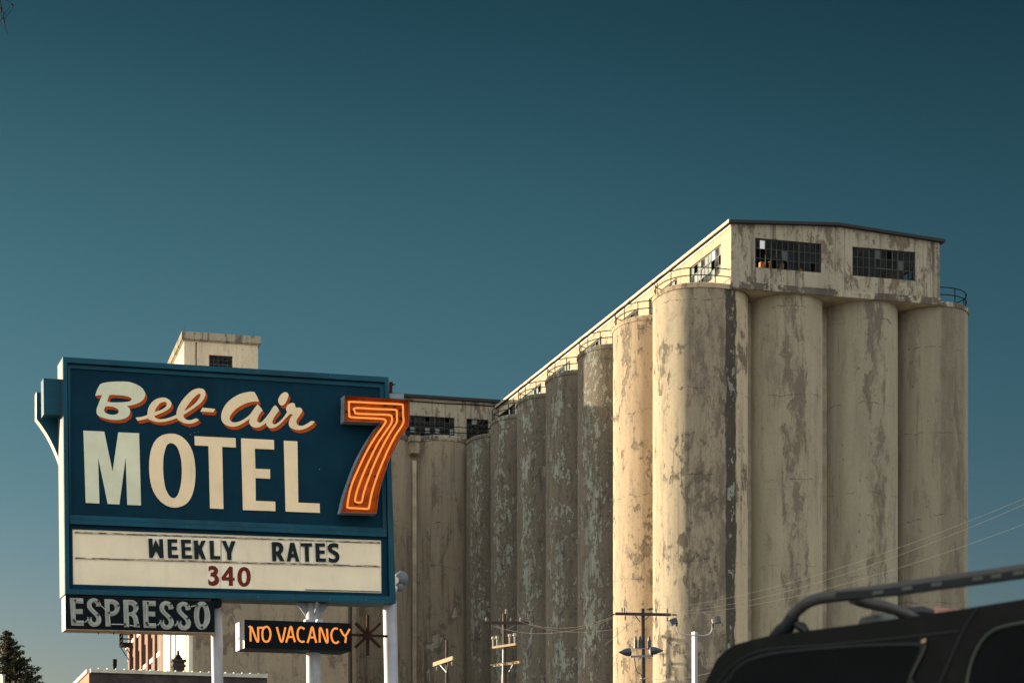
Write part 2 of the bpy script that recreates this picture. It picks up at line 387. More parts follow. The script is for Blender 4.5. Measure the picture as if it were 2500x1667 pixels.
ln = MB().add([(-300, 40.9, .008), (300, 196.9, .008), (300, 197.05, .008), (-300, 41.05, .008)], [(0,1,2,3)])
tag(ln.build('road_marking', M['line']), kind='structure')

# ------------------------------------------------------------------ grain elevator, main block
Y0 = 131.0
C1 = Vector(((1709-CX)/F*Y0, Y0, 0)); R1 = 113.4/F*Y0
SD = 0.0598*Y0/D.y
F0 = C1+N*(R1*0.963)                                     # front tangent line runs along E through F0
ZT = z_at(696, 127.3)                            # top of the silos / underside of the deck
ZD = ZT+0.36                                     # top of the deck
QG = F0+N*0.12                                   # gallery front wall line
uL, uR = on_line(QG, E, 1785), on_line(QG, E, 2294.5)
GL, GR = QG+E*uL, QG+E*uR
ZE = z_at(545, GL.y)                             # eave
elev = thing('grain_elevator', C1.copy(), 'tall cream concrete grain elevator, round silos in peeling paint under a windowed gallery', 'grain elevator')
SQ = 0.963                                        # the outer silos are squarish ovals in plan
def sq_pt(c, r, a, z, p=2.45):
    co, si = math.cos(a), math.sin(a)
    q = E*(r*math.copysign(abs(co)**(2/p), co))+D*(r*math.copysign(abs(si)**(2/p), si))
    return Vector((c.x+q.x, c.y+q.y, z))
def sq_shell(b, c, prof, n=160):
    rows = [[sq_pt(c, r, 2*math.pi*j/n, z) for j in range(n)] for z, r in prof]
    b.add([p for r in rows for p in r], [(i*n+j, i*n+(j+1) % n, (i+1)*n+(j+1) % n, (i+1)*n+j) for i in range(len(prof)-1) for j in range(n)]+[tuple(range(n))[::-1], tuple((len(prof)-1)*n+j for j in range(n))])
    return b
def silo_mesh(c, r, mat, z1=ZT, name='silo', parent=elev, n=128):
    b = MB().lathe((c.x, c.y, 0), UP, [(0, r), (z1*0.5, r), (z1, r)], n)
    return b.build(name, mat, parent, origin=(c.x, c.y, 0))
def rim(c, r, parent=elev, n=96, z0=ZT, z1=ZD):
    b = MB().lathe((c.x, c.y, z0), UP, [(0, r+0.07), (z1-z0-0.08, r+0.07), (z1-z0, r-0.02)], n)
    return b.build('rim', M['ledge'], parent, origin=(c.x, c.y, 0))
side = []
NS = 8
for k in range(NS):
    c = C1+D*(SD*k)
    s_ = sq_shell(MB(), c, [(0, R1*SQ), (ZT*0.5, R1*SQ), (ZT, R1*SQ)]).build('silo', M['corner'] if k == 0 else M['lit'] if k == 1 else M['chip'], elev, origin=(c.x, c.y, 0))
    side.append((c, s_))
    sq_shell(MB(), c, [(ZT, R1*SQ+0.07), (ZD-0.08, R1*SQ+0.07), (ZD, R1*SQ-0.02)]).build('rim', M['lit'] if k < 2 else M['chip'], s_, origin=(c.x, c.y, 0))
cw = MB()                                        # flat walls closing the gaps along the left side
for k in range(NS-1):
    a = side[k][0]-E*(R1*0.30); cw.box(a+Vector((0, 0, 0)), D*SD, E*0.5, UP*(ZT-0.02))
cw.build('infill_wall', M['chip'], elev)
front = []
uC = []
for i, pxc in enumerate((1917, 2100, 2272)):
    r = (89.6, 89.6, 88.4)[i]
    Yg = F0.y+3; rr = r/F*Yg
    for _ in range(4):
        u = on_line(F0-N*rr, E, pxc); c = F0-N*rr+E*u; rr = r/F*c.y
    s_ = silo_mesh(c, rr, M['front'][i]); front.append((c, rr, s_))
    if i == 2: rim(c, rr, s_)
c4, r4, s4 = front[2]
right = []
S2 = r4*2/0.93
for k in range(1, 11):                           # right flank, mostly out of sight
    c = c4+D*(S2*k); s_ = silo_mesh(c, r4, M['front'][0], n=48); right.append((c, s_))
iw = MB()
u_prev = (C1-F0).dot(E)
cs = [C1]+[f[0] for f in front]
for a, b in zip(cs[:-1], cs[1:]):                # narrow interstice walls on the front
    mid = (a+b)/2
    v = F0-N*(front[0][1]*0.97); u0 = (a-v).dot(E); u1 = (b-v).dot(E)
    iw.box(v+E*u0, E*(u1-u0), -N*0.4, UP*(ZT-0.02))
iw.build('infill_wall', M['soffit'], elev)
core = MB()                                      # closed core behind the silos
core.box(C1+E*0.3-N*0.3, c4-C1-E*0.6, D*(SD*7.5), UP*(ZT-0.03)); core.build('core_wall', M['soffit'], elev)
# deck slab between front tangent line and back
GLEN = (GL.x*0+1)*1.0
GLEN = 75.0
dk = MB(); dk.box(Vector((GL.x, GL.y, ZT))-N*0.0, GR-GL, D*GLEN, UP*(ZD-ZT-0.015)); dk.build('deck', M['soffit'], elev)
ld = MB(); ld.box(Vector((GL.x, GL.y, ZT+0.02))+N*0.14-E*0.05, (GR-GL)+E*0.1, -N*0.12, UP*0.33)
ld.box(Vector((GL.x, GL.y, ZT+0.36))+N*0.07-E*0.03, (GR-GL)+E*0.06, -N*0.05, UP*0.16)
ld.build('ledge', M['ledge'], elev)
# gallery walls
W = (GR-GL).length
hh = ZE-ZD
zs0, zs1 = ZD+hh*0.30, ZD+hh*0.795
def u_px(px): return on_line(GL, E, px)
fw = [(u_px(1843.5), u_px(2006)), (u_px(2081), u_px(2235.6))]
wl = MB().wall(Vector((GL.x, GL.y, ZD)), E, -N, W, ZD, ZE, 0.25, [(a, b, zs0, zs1) for a, b in fw])
zr = ZE+0.42
wl.prism([[(0, ZE), (W, ZE), (W/2, zr)]], lambda u, z: GL+E*u+UP*z, lambda u, z: GL+E*u+UP*z-N*0.25)
wl.build('gallery_front', M['gallery'], elev)
sw = []
for k in range(9): sw.append((1.75+SD*k, 1.75+SD*k+5.75))
sl = MB().wall(Vector((GL.x, GL.y, ZD))+D*0.02, D, E, GLEN, ZD, ZE, 0.25, [(a, b, zs0, zs1) for a, b in sw])
sl.build('gallery_side', M['side'], elev)
sr = MB().wall(Vector((GR.x, GR.y, ZD))+D*0.02, D, -E, GLEN, ZD, ZE, 0.25, [(a, b, zs0, zs1) for a, b in sw])
sr.build('gallery_side', M['gallery'], elev)
bk = MB().wall(Vector((GL.x, GL.y, ZD))+D*GLEN, E, D, W, ZD, ZE, 0.25); bk.build('gallery_back', M['gallery'], elev)
# roof
rf = MB()
ov = 0.28
def roofpt(u, z, t): return GL+E*u+UP*z+D*t
prof = [(-ov, ZE-0.06), (W/2, zr+0.03), (W+ov, ZE-0.06), (W+ov, ZE+0.15), (W/2, zr+0.22), (-ov, ZE+0.15)]
rf.prism([prof], lambda u, z: roofpt(u, z, -0.30), lambda u, z: roofpt(u, z, GLEN+0.3))
ro = rf.build('roof', M['roof'], elev)
fl = MB(); fl.box(roofpt(-ov-0.03, ZE+0.07, -0.31), E*0.03, D*(GLEN+0.6), UP*0.09); fl.box(roofpt(-0.06, ZE-0.22, 0.0), E*0.05, D*GLEN, UP*0.13)
fl.build('fascia', M['flash'], ro)
fl2 = MB(); fl2.box(roofpt(-ov-0.02, ZE-0.06, -0.30), E*0.018, D*(GLEN+0.6), UP*0.125); fl2.build('fascia', M['side'], ro)
def window(O, u, nrm, w, z0, z1, nc, nr, parent, heavy=(), vent=None, mats=None, pale=0.15, white=0.04, t=0.045, inset=0.1, rnd=None, gone=0.06, skip=()):
    O, u, nrm = Vector(O), Vector(u), Vector(nrm); rnd = rnd or random
    mats = mats or [M['glass'], M['glass_pale'], M['glass_white']]
    p = lambda a, z: O+u*a+nrm*inset+UP*(z-O.z)
    f = MB()
    for i in range(nc+1):
        tt = t*2.2 if i in heavy or i in (0, nc) else t
        a = w*i/nc; a = min(max(a, tt/2), w-tt/2)
        f.box(p(a-tt/2, z0), u*tt, nrm*0.06, UP*(z1-z0))
    for j in range(nr+1):
        z = z0+(z1-z0)*j/nr; tt = t*1.6 if j in (0, nr) else t
        z = min(max(z, z0+tt/2), z1-tt/2)
        f.box(p(0, z-tt/2)+nrm*0.004, u*w, nrm*0.052, UP*tt)
    if vent:
        c0, c1, r0, r1 = vent
        a0, a1, b0, b1 = w*c0/nc, w*c1/nc, z0+(z1-z0)*r0/nr, z0+(z1-z0)*r1/nr
        for aa, bb, cc in ((a0, b0, 0), (a0, b1, 0)): f.box(p(aa, bb-0.05)-nrm*0.03, u*(a1-a0), nrm*0.08, UP*0.1)
        for aa in (a0, a1): f.box(p(aa-0.05, b0)-nrm*0.028, u*0.1, nrm*0.076, UP*(b1-b0))
    wo_ = f.build('window', M['sash'], parent, merge=False)
    g_ = MB()
    for i in range(nc):
        for j in range(nr):
            x = rnd.random()
            if x > 1-gone or (i, j) in skip: continue
            g_.mi = 2 if x < white else 1 if x < white+pale else 0
            a0, a1 = w*i/nc, w*(i+1)/nc; b0, b1 = z0+(z1-z0)*j/nr, z0+(z1-z0)*(j+1)/nr
            tl = rnd.uniform(-.006, .006); o2 = nrm*0.03
            g_.add([p(a0, b0)+o2, p(a1, b0)+o2+nrm*tl, p(a1, b1)+o2+nrm*tl, p(a0, b1)+o2], [(0,1,2,3)])
    g_.build('pane', mats, wo_, merge=False)
    return wo_
rw = random.Random(3)
M['glass_mid'] = simple('dusty_pane', (0.018, 0.022, 0.022), 0.35)
dm = [M['glass_dark'], M['glass_mid'], M['glass_white']]
for i, (a, b) in enumerate(fw):
    window(GL+E*a+UP*zs0, E, -N, b-a, zs0, zs1, 12 if i == 0 else 11, 3, elev, heavy=(3, 8), vent=(4, 7, 1, 3) if i else None, mats=dm, white=0.0, pale=0.07, rnd=rw, skip=((0,0),(0,1),(1,0),(1,1),(2,0),(3,0),(5,0)) if i == 0 else ((10,0),(9,0)))
wp = MB(); a, b = fw[0]; q = (b-a)/12
wp.box(GL+E*(a+q*0.95)+UP*(zs0+(zs1-zs0)*0.66)-N*0.09, E*q*0.85, -N*0.02, UP*(zs1-zs0)*0.28); wp.build('board', M['glass_white'], elev)
for k, (a, b) in enumerate(sw):
    if k > 7: break
    window(GL+D*(a+0.02)+UP*zs0, D, E, b-a, zs0, zs1, 9, 3, elev, heavy=(3, 6), vent=(3, 6, 1, 2), pale=0.30, white=0.04, rnd=rw, gone=0.25)
    if k < 4: window(GR+D*(a+0.02)+UP*zs0, D, -E, b-a, zs0, zs1, 9, 3, elev, heavy=(3, 6), pale=0.1, white=0.0, rnd=rw)
# what stands inside the gallery: conveyor frame and hoppers, coloured orange for warm sun glints behind the front windows
M['glint_warm'] = simple('glint_orange', (0.55, 0.20, 0.04), 0.6, var=0.3)
inn = MB()
inn.box(GL+E*1.75+D*1.0+UP*ZD, E*0.55, D*0.4, UP*2.35); inn.box(GL+E*2.75+D*1.2+UP*ZD, E*0.35, D*0.3, UP*2.1); inn.box(GL+E*3.3+D*1.0+UP*(ZD+1.2), E*0.18, D*0.2, UP*0.9); inn.box(GL+E*4.1+D*0.8+UP*ZD, E*0.22, D*0.2, UP*2.0); inn.box(GL+E*5.6+D*0.9+UP*ZD, E*0.2, D*0.2, UP*1.75)
for t, uu, hgt, wd in ((1.5, 1.1, 1.9, .5), (3.0, 2.6, 1.4, .25), (4.6, 4.2, 1.7, .3), (3.0, 6.4, 1.2, .3), (6.0, 9.2, 2.0, .25), (8.0, 11.6, 2.2, .25)):
    inn.box(GL+E*uu+D*t+UP*ZD, E*wd, D*wd, UP*hgt)
inn.box(GL+E*0.8+D*2+UP*(ZD+0.8), E*1.0, D*30, UP*0.35)
inn.build('conveyor', M['glint_warm'], elev)
# railings along the silo rims
def arc_rail(c, r, a0, a1, parent, npost=5, h=1.05, zt=ZD, loop_end=None, sq=False):
    at_ = (lambda a, z: sq_pt(c, r, a, z)) if sq else (lambda a, z: Vector((c.x+r*math.cos(a), c.y+r*math.sin(a), z)))
    b = MB(); pts = lambda z: [at_(a0+(a1-a0)*i/28, z) for i in range(29)]
    top = pts(zt+h)
    if loop_end is not None:
        e = top[loop_end]; t = (top[loop_end]-top[1 if loop_end == 0 else -2]).normalized()
        lp = [e+t*0.25-UP*0.12, e+t*0.3-UP*0.35, e+t*0.05-UP*0.55]
        top = (lp[::-1]+top) if loop_end == 0 else top+lp
    b.tube(top, 0.035, 6); b.tube(pts(zt+h*0.5), 0.035, 6)
    for i in range(npost):
        a = a0+(a1-a0)*(i+0.04 if i == 0 else i-0.04 if i == npost-1 else i)/(npost-1)
        p = at_(a, zt-0.05); b.tube([p, p+UP*(h+0.05)], 0.035, 6)
    return b.build('railing', M['rail'], parent)
aD = math.atan2(D.y, D.x)
for k in range(NS-1):
    c, s_ = side[k]
    arc_rail(c, R1*SQ-0.12, R_(112), R_(300 if k == 0 else 250), s_, 7 if k == 0 else 6, loop_end=0, sq=True)
arc_rail(c4, r4-0.10, math.atan2(N.y, N.x)-R_(20), math.atan2(N.y, N.x)+R_(118), s4, 5, loop_end=-1)

# ------------------------------------------------------------------ rear wing with its own gallery
QW = GL+D*on_line(GL, D, 1215); QW.z = 0          # inner corner: wing gallery front wall starts here and runs to -E
wing = thing('grain_elevator', QW.copy(), 'bare brown concrete silo wing in shade running behind the motel sign', 'grain elevator')
cY = QW+N*1.3
RW = 2.78; SW = RW*2+0.36
uw = on_line(cY-N*(RW-2.2-1.0), -E, 1073)
ZW = z_at(1066, 177); ZWD = ZW+0.5; ZWE = z_at(984, QW.y)
wf0 = QW+N*2.35                                   # front tangent line of wing silos
wsil = []
u0 = on_line(wf0-N*RW, -E, 1073)
for k in range(-1, 4):
    c = wf0-N*RW-E*(u0+SW*k)
    s_ = MB().lathe((c.x, c.y, 0), UP, [(0, RW), (ZW*0.5, RW), (ZW, RW)], 96).build('silo', M['wing'], wing, origin=(c.x, c.y, 0))
    rim(c, RW, s_, z0=ZW, z1=ZWD); wsil.append(c)
b = MB(); st = MB(); cb = MB()
for c in wsil[:-1]:
    m_ = c-E*(SW/2)
    b.box(m_+N*(RW*0.55)-E*0.9, E*1.8, -N*0.4, UP*ZW)
    st.box(m_+N*(RW*0.80)-E*0.19, E*0.38, -N*0.9, UP*(ZW-2.0))
    cb = MB(); cb.box(m_+N*(RW*0.92)-E*0.42+UP*(ZW-1.35), E*0.84, -N*1.3, UP*1.1)
    cb.box(m_+N*(RW*0.97)-E*0.50+UP*(ZW-0.2), E*1.0, -N*1.5, UP*0.55); cb.build('corbel', M['wing'], wing)
b.build('infill_wall', M['wing'], wing); st.build('pilaster', M['soffit'], wing)
WL = on_line(QW, -E, 560)
gz = ZWD
wh = []
for k in range(6):
    e1 = on_line(QW, -E, 1190)+k*5.75
    wh.append((e1, e1+4.55))
wins = []
xw = [(on_line(QW, -E, 1193), on_line(QW, -E, 1139)), (on_line(QW, -E, 1110), on_line(QW, -E, 990))]
p_ = xw[1][1]+1.0
while p_ < WL-5.5: xw.append((p_, p_+4.3)); p_ += 5.6
zw0, zw1 = z_at(1056, 178), z_at(1001, 178)
gw = MB().wall(Vector((QW.x, QW.y, gz-0.5)), -E, D, WL, gz-0.5, ZWE, 0.25, [(a, b_, zw0, zw1) for a, b_ in xw]); gw.build('gallery_front', M['gallery'], wing)
gb = MB().wall(Vector((QW.x, QW.y, gz-0.5))+D*8, -E, D, WL, gz-0.5, ZWE, 0.25); gb.build('gallery_back', M['gallery'], wing)
ge = MB().wall(Vector((QW.x, QW.y, gz-0.5))-E*WL, D, -E, 8.2, gz-0.5, ZWE, 0.25); ge.build('gallery_side', M['side'], wing)
wd = MB(); wd.box(Vector((QW.x, QW.y, ZW))+N*1.0, -E*WL, D*9.4, UP*(gz-ZW-0.02)); wd.build('deck', M['ledge'], wing)
wr = MB(); wr.box(Vector((QW.x, QW.y, ZWE))+N*0.35+E*0.2, -E*(WL+0.5), D*9, UP*0.28); wr.build('roof', M['roof'], wing)
pp = MB(); pp.tube([Vector((QW.x, QW.y, ZWE-0.33))+N*0.07-E*(0.3+i*(WL-1)/10)+UP*(0.03*math.sin(i*2)) for i in range(11)], 0.05, 6); pp.build('gutter_pipe', M['rail'], wing)
for a, b_ in xw[:4]:
    window(QW-E*a+UP*zw0, -E, D, b_-a, zw0, zw1, max(3, int((b_-a)/0.48)), 4, wing, heavy=(4, 8), mats=[M['glass_dark'], M['glass_pale'], M['glass_white']], pale=0.12, white=0.01, rnd=rw)
rl = MB()
q0 = QW+N*1.25
for hh_ in (0.55, 1.1): rl.bar(q0+UP*(gz+hh_)-E*0.6, q0+UP*(gz+hh_)-E*(WL-1), 0.07)
for i in range(9): p = q0-E*(1.2+i*SW*0.735)+UP*gz; rl.tube([p, p+UP*1.15], 0.04, 6)
rl.build('railing', M['rail'], wing)

# ------------------------------------------------------------------ tower beside the wing
YT = 152.0
QT = Vector(((471-CX)/F*YT, YT, 0))
wT = on_line(QT, E, 850)
ZTT = z_at(935, YT)
tower = thing('mill_tower', QT.copy(), 'blank grey concrete mill tower with a pale penthouse rising over the sign', 'building')
dT = QT.y*((471+133)/(402+133)-1)/D.y
tb = MB(); tb.box(QT, E*wT, D*(dT+8), UP*ZTT); tb.build('wall', M['tower'], tower)
M['white'] = simple('white_plaster', (0.66, 0.60, 0.48), 0.8, var=0.14, scale=0.6, dirt=((0.40, 0.30, 0.2), 0.4), bump=0.2)
pl = MB()                                         # pilasters proud of the lit left side
for a, w_ in ((0.2, 0.9), (2.2, 6.1), (9.6, 2.2), (13.6, 5.2)):
    pl.box(QT-E*0.35+D*a, E*0.34, D*w_, UP*(ZTT-0.6))
pl.build('pilaster', M['white'], tower)
sp = MB(); sp.box(QT-E*0.06+D*0.05, E*0.05, D*(dT-0.1), UP*(ZTT-0.8)); sp.build('wall_panel', M['white'], tower)
for a, w_ in ((8.4, 1.1), (12.0, 1.5)):
    window(QT-E*0.14+D*a+UP*2, D, E, w_, 2.0, ZTT-4, 2, 36, tower, pale=0.5, white=0.05, rnd=rw, inset=0.0, mats=[M['glass_pale'], M['glass_pale'], M['glass_white']])
QP = QT+D*(on_line(QT, D, 449.7)); QP.z = 0
wP = on_line(QP, E, 630); ZP = z_at(811, QP.y)-0.7
ph = MB(); 
wa = (on_line(QP, E, 510.5), on_line(QP, E, 568)); za = (z_at(905, QP.y), z_at(861.5, QP.y))
ph.wall(QP+UP*(ZTT-0.2), E, D, wP, ZTT-0.2, ZP, 0.3, [(wa[0], wa[1], za[0], za[1])])
ph.wall(QP+UP*(ZTT-0.2)+D*0.02, D, E, 20.0, ZTT-0.2, ZP, 0.3); ph.wall(QP+E*wP+UP*(ZTT-0.2)+D*0.02, D, -E, 20.0, ZTT-0.2, ZP, 0.3); ph.wall(QP+D*20+UP*(ZTT-0.2), E, -D, wP, ZTT-0.2, ZP, 0.3)
pho = ph.build('penthouse', M['penthouse'], tower)
co = MB(); co.box(QP-E*0.10-D*0.10+UP*ZP, E*(wP+0.2), D*20.2, UP*0.12); co.box(QP-E*0.22-D*0.22+UP*(ZP+0.12), E*(wP+0.44), D*20.44, UP*0.62); co.build('cornice', M['gallery'], pho)
window(QP+E*wa[0]+UP*za[0], E, D, wa[1]-wa[0], za[0], za[1], 5, 4, tower, vent=(1, 4, 0, 2), mats=[M['glass_dark'], M['glass_dark'], M['glass_white']], white=0.04, rnd=rw, inset=0.18)
dp = MB(); dp.tube([QP+E*1.0+N*0.06+UP*(ZTT-0.1), QP+E*1.0+N*0.06+UP*(ZP-0.1)], 0.04, 6); dp.build('downpipe', M['rail'], pho)
lr = MB()
for q in (0.0, wP-0.4): lr.tube([QP+E*q+UP*(ZP+0.7), QP+E*q+UP*(ZP+1.2)], 0.012, 5)
lr.build('lightning_rod', M['rail'], pho)

# ------------------------------------------------------------------ brick mill behind the tower
def brick(name, c1, c2, mortar, udir, sc=1.0, dark=0.0):
    m = NT(name); u = m.dot(m.pos, udir); x, y, z = m.sep(m.pos)
    bt = m.t.nodes.new('ShaderNodeTexBrick'); m.set(bt.inputs['Vector'], m.comb(u, z, 0.0))
    bt.inputs['Color1'].default_value = (*c1, 1); bt.inputs['Color2'].default_value = (*c2, 1); bt.inputs['Mortar'].default_value = (*mortar, 1)
    bt.inputs['Scale'].default_value = sc; bt.inputs['Mortar Size'].default_value = 0.012; bt.inputs['Brick Width'].default_value = 0.24; bt.inputs['Row Height'].default_value = 0.085
    n = m.noise(m.pos, 1.5, 8, 0.7); c = m.mix(m.step(n, 0.4, 0.7), bt.outputs[0], (0.06, 0.045, 0.04)) if dark else m.mix(m.math('MULTIPLY', m.step(n, 0.5, 0.8), 0.4), bt.outputs[0], (0.12, 0.06, 0.04))
    return m.finish(c, 0.9, m.bump(bt.outputs[1], -0.4, 0.01))
M['brick'] = brick('red_brick', (0.135, 0.052, 0.028), (0.09, 0.036, 0.021), (0.085, 0.05, 0.034), tuple(D))
QB = QT+D*(dT+0.02)
LB = QT.y*((471+133)/(308+133)-1)/D.y-dT
ZB = 33.0
mill = thing('brick_mill', QB.copy(), 'red brick mill building with tall windows and white sills behind the espresso sign', 'building')
bd = MB(); bd.box(QB+E*0.5, E*14, D*LB, UP*ZB); bd.build('wall', M['brick'], mill)
nb = 6; bay = LB/nb
pr = MB(); sl_ = MB(); sdl = MB()
for i in range(nb):
    pr.box(QB-E*0.25+D*(bay*i), E*0.72, D*(bay*0.28), UP*ZB)
    for z0 in range(0, 32, 4):
        zz0 = 3.0+z0
        if zz0+4 > ZB: break
        sdl.box(QB+E*0.10+D*(bay*(i+0.28)), E*0.38, D*(bay*0.719), UP*1.35+UP*0) if False else None
        sdl.box(QB+E*0.08+D*(bay*(i+0.281))+UP*(zz0-1.5), E*0.40, D*(bay*0.717), UP*1.45)
        MB().box(QB-E*0.08+D*(bay*(i+0.275))+UP*(zz0-0.05), E*0.55, D*(bay*0.73), UP*0.42).build('sill', M['white'], mill)
pr.build('pier', M['brick'], mill); sdl.build('spandrel', M['brick'], mill)
for i in range(nb):
    for z0 in range(0, 32, 4):
        zz0 = 3.37+z0
        if zz0+3.6 > ZB or zz0 < 14: continue
        window(QB+E*0.42+D*(bay*(i+0.29))+UP*zz0, D, -E*0.001+E, bay*0.70, zz0, zz0+2.1, 4, 3, mill, pale=0.6, white=0.02, inset=-0.1, rnd=rw, mats=[M['glass_dark'], M['glass_pale'], M['glass_white']])
fe = MB(); zf = 22.6; q = QB+D*(LB-9.5)-E*0.25
fe.box(q+UP*zf-E*1.0, E*1.0, D*3.6, UP*0.18)
for hh_ in (0.5, 1.0, 1.5):
    fe.bar(q-E+UP*(zf+hh_), q-E+D*3.6+UP*(zf+hh_), 0.07); fe.bar(q-E+UP*(zf+hh_), q+UP*(zf+hh_), 0.07); fe.bar(q-E+D*3.6+UP*(zf+hh_), q+D*3.6+UP*(zf+hh_), 0.07)
for i in range(6): fe.bar(q-E+D*(0.72*i)+UP*zf, q-E+D*(0.72*i)+UP*(zf+4 if i in (1, 2) else zf+1.5), 0.07)
for i in range(9): fe.bar(q-E+D*0.72+UP*(zf+0.45*i), q-E+D*1.44+UP*(zf+0.45*i), 0.05)
fe.bar(q-E*0.9+UP*zf, q+UP*(zf-1.4), 0.09); fe.bar(q-E*0.9+D*3.5+UP*zf, q+D*3.5+UP*(zf-1.4), 0.09)
fe.build('fire_escape', M['rail'], mill)

# ------------------------------------------------------------------ low brick building with tiled coping
YL = 78.0
QL = P(221, 1631, YL); ZL = QL.z; QL = Vector((QL.x, QL.y, 0))
eL = Vector((math.cos(R_(21)), math.sin(R_(21)), 0)); dL = Vector((-math.sin(R_(18)), math.cos(R_(18)), 0))
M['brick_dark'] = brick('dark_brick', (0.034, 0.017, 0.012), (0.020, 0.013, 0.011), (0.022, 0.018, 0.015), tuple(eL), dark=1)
M['brick_lit'] = brick('sunlit_brick', (0.22, 0.095, 0.042), (0.16, 0.066, 0.03), (0.15, 0.09, 0.05), tuple(dL))  # lighter copy of the dark brick: sun on the left side in the colour
M['coping'] = simple('coping_tile', (0.44, 0.42, 0.32), 0.6, var=0.2, scale=2)
uLr = on_line(QL, eL, 652)
low = thing('brick_building', QL.copy(), 'low dark brick building with pale tiled parapet coping below the espresso sign', 'building')
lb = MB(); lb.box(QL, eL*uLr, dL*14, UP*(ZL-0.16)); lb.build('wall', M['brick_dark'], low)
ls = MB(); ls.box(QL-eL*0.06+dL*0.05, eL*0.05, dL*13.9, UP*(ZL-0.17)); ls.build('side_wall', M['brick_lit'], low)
cp = MB(); n_ = 21
for i in range(n_):
    cp.box(QL+eL*(uLr*i/n_)-dL*0.08+UP*(ZL-0.16), eL*(uLr/n_-0.02), dL*0.4, UP*0.16+UP*random.uniform(-.01, .01))
    cp.box(QL+eL*(uLr*(i+1)/n_-0.035)-dL*0.10+UP*(ZL-0.16), eL*0.05, dL*0.42, UP*0.20)
for i in range(16): cp.box(QL-eL*0.14+dL*(0.35+0.85*i)+UP*(ZL-0.16), eL*0.4, dL*0.83, UP*0.16)
cp.build('coping', M['coping'], low)
lo2 = MB(); q = QL-dL*3.0+eL*(-0.3); lo2.box(q, eL*7.6, dL*2.99, UP*(ZL-1.25)); lo2.build('front_bay', M['brick_dark'], low)
lc = MB()
for i in range(9): lc.box(q-dL*0.08+eL*(0.84*i)+UP*(ZL-1.25), eL*0.82, dL*0.35, UP*0.15)
lc.build('coping', M['coping'], low)
qc = QL+dL*3.0; uc = on_line(qc, eL, 435); cc = qc+eL*uc
ch = MB(); zc = z_at(1615, cc.y); 
ch.cbox(cc+UP*(zc/2), eL*0.26, dL*0.26, UP*(zc/2)); ch.cbox(cc+UP*(zc+0.05), eL*0.32, dL*0.32, UP*0.05); ch.cbox(cc+UP*(zc-0.18), eL*0.29, dL*0.29, UP*0.05)
cho = ch.build('chimney', M['brick_dark'], low)
cq = MB(); cq.lathe(cc+UP*(zc+0.1), UP, [(0, .2), (.1, .19), (.12, .13), (.2, .12), (.22, .06), (.42, .05)], 16); cq.build('chimney_cap', M['rail'], cho)
qv = QL+dL*5; vv = qv+eL*on_line(qv, eL, 280)
vp = MB(); zv = z_at(1608, vv.y); vp.lathe(vv, UP, [(ZL-1, .085), (zv-.3, .085), (zv-.3, .1), (zv, .1)], 14); vp.build('vent_pipe', M['rail'], low)

# ------------------------------------------------------------------ motel sign
YS = 30.0
QS = Vector(((153.5-CX)/F*YS, YS, 0))
DS = Vector((-math.sin(R_(21.8)), math.cos(R_(21.8)), 0))
TH = 0.62
def S(px, py, off=0.0):                           # point of the sign's front plane (off metres in front of it) seen at a photo pixel
    q = QS-DS*off; u = on_line(q, E, px); p = q+E*u
    return Vector((p.x, p.y, z_at(py, p.y)))
def SB(px, py, off=0.0, back=0.0): return S(px, py, off)+DS*back
M['teal'] = simple('teal_paint', (0.0052, 0.060, 0.090), 0.5, var=0.25, scale=1.2, dirt=((0.030, 0.075, 0.085), 0.4), spec=0.12)
M['teal_dark'] = simple('dark_blue_face', (0.0038, 0.0285, 0.047), 0.7, var=0.22, scale=1.1, spec=0.05, dirt=((0.009, 0.037, 0.054), 0.6))
M['white_metal'] = simple('white_side_panel', (0.34, 0.33, 0.335), 0.55, var=0.1, scale=1.5)
M['cream'] = simple('cream_letter', (0.84, 0.65, 0.385), 0.7, var=0.08, scale=2.0, dirt=((0.45, 0.42, 0.28), 0.3))
M['cream_g'] = simple('green_cream_letter', (0.66, 0.66, 0.45), 0.6, var=0.10, scale=2.0, dirt=((0.45, 0.42, 0.28), 0.3))
M['red_shadow'] = simple('orange_red_paint', (0.40, 0.066, 0.009), 0.7, var=0.25, scale=14, spec=0.1)
M['panel_white'] = simple('acrylic_panel', (0.78, 0.66, 0.44), 0.35, var=0.08, scale=1.5, dirt=((0.52, 0.49, 0.36), 0.35))
M['grime'] = simple('track_grime', (0.11, 0.07, 0.055), 0.8, var=0.6, scale=9)
def track_mat():
    m = NT('letter_track'); n = m.noise(m.vmul(m.pos, (1, 1, 6)), 7.0, 6, 0.75); k = m.step(n, 0.44, 0.52)
    return m.finish(m.mix(k, (0.58, 0.48, 0.33), (0.085, 0.055, 0.042)), 0.6)
M['track'] = track_mat()
M['black_letter'] = simple('black_plastic', (0.007, 0.014, 0.016), 0.5, var=0.2, scale=3, spec=0.12)
M['red_letter'] = simple('dark_red_plastic', (0.13, 0.018, 0.008), 0.5, var=0.15, scale=3, spec=0.1)
M['tile'] = simple('letter_tile', (0.80, 0.70, 0.50), 0.3, var=0.06, scale=3)
sign = thing('motel_sign', QS.copy(), 'large dark blue roadside motel sign with cream lettering on white steel poles', 'sign')
TL, TR, BR, BL = (153.5, 871), (948.5, 920.5), (966.5, 1472), (159, 1449)
def quad_lerp(a, b, t): return (a[0]+(b[0]-a[0])*t, a[1]+(b[1]-a[1])*t)
def ring(mb, outer, inner, off, depth):
    mb.prism([outer, inner], lambda x, y: S(x, y, off), lambda x, y: S(x, y, off)+DS*depth)
shell = MB()
f4 = [S(*p) for p in (TL, TR, BR, BL)]; b4 = [p+DS*TH for p in f4]
cab = MB()
o0 = 0.10
ff = [p+DS*o0 for p in f4]
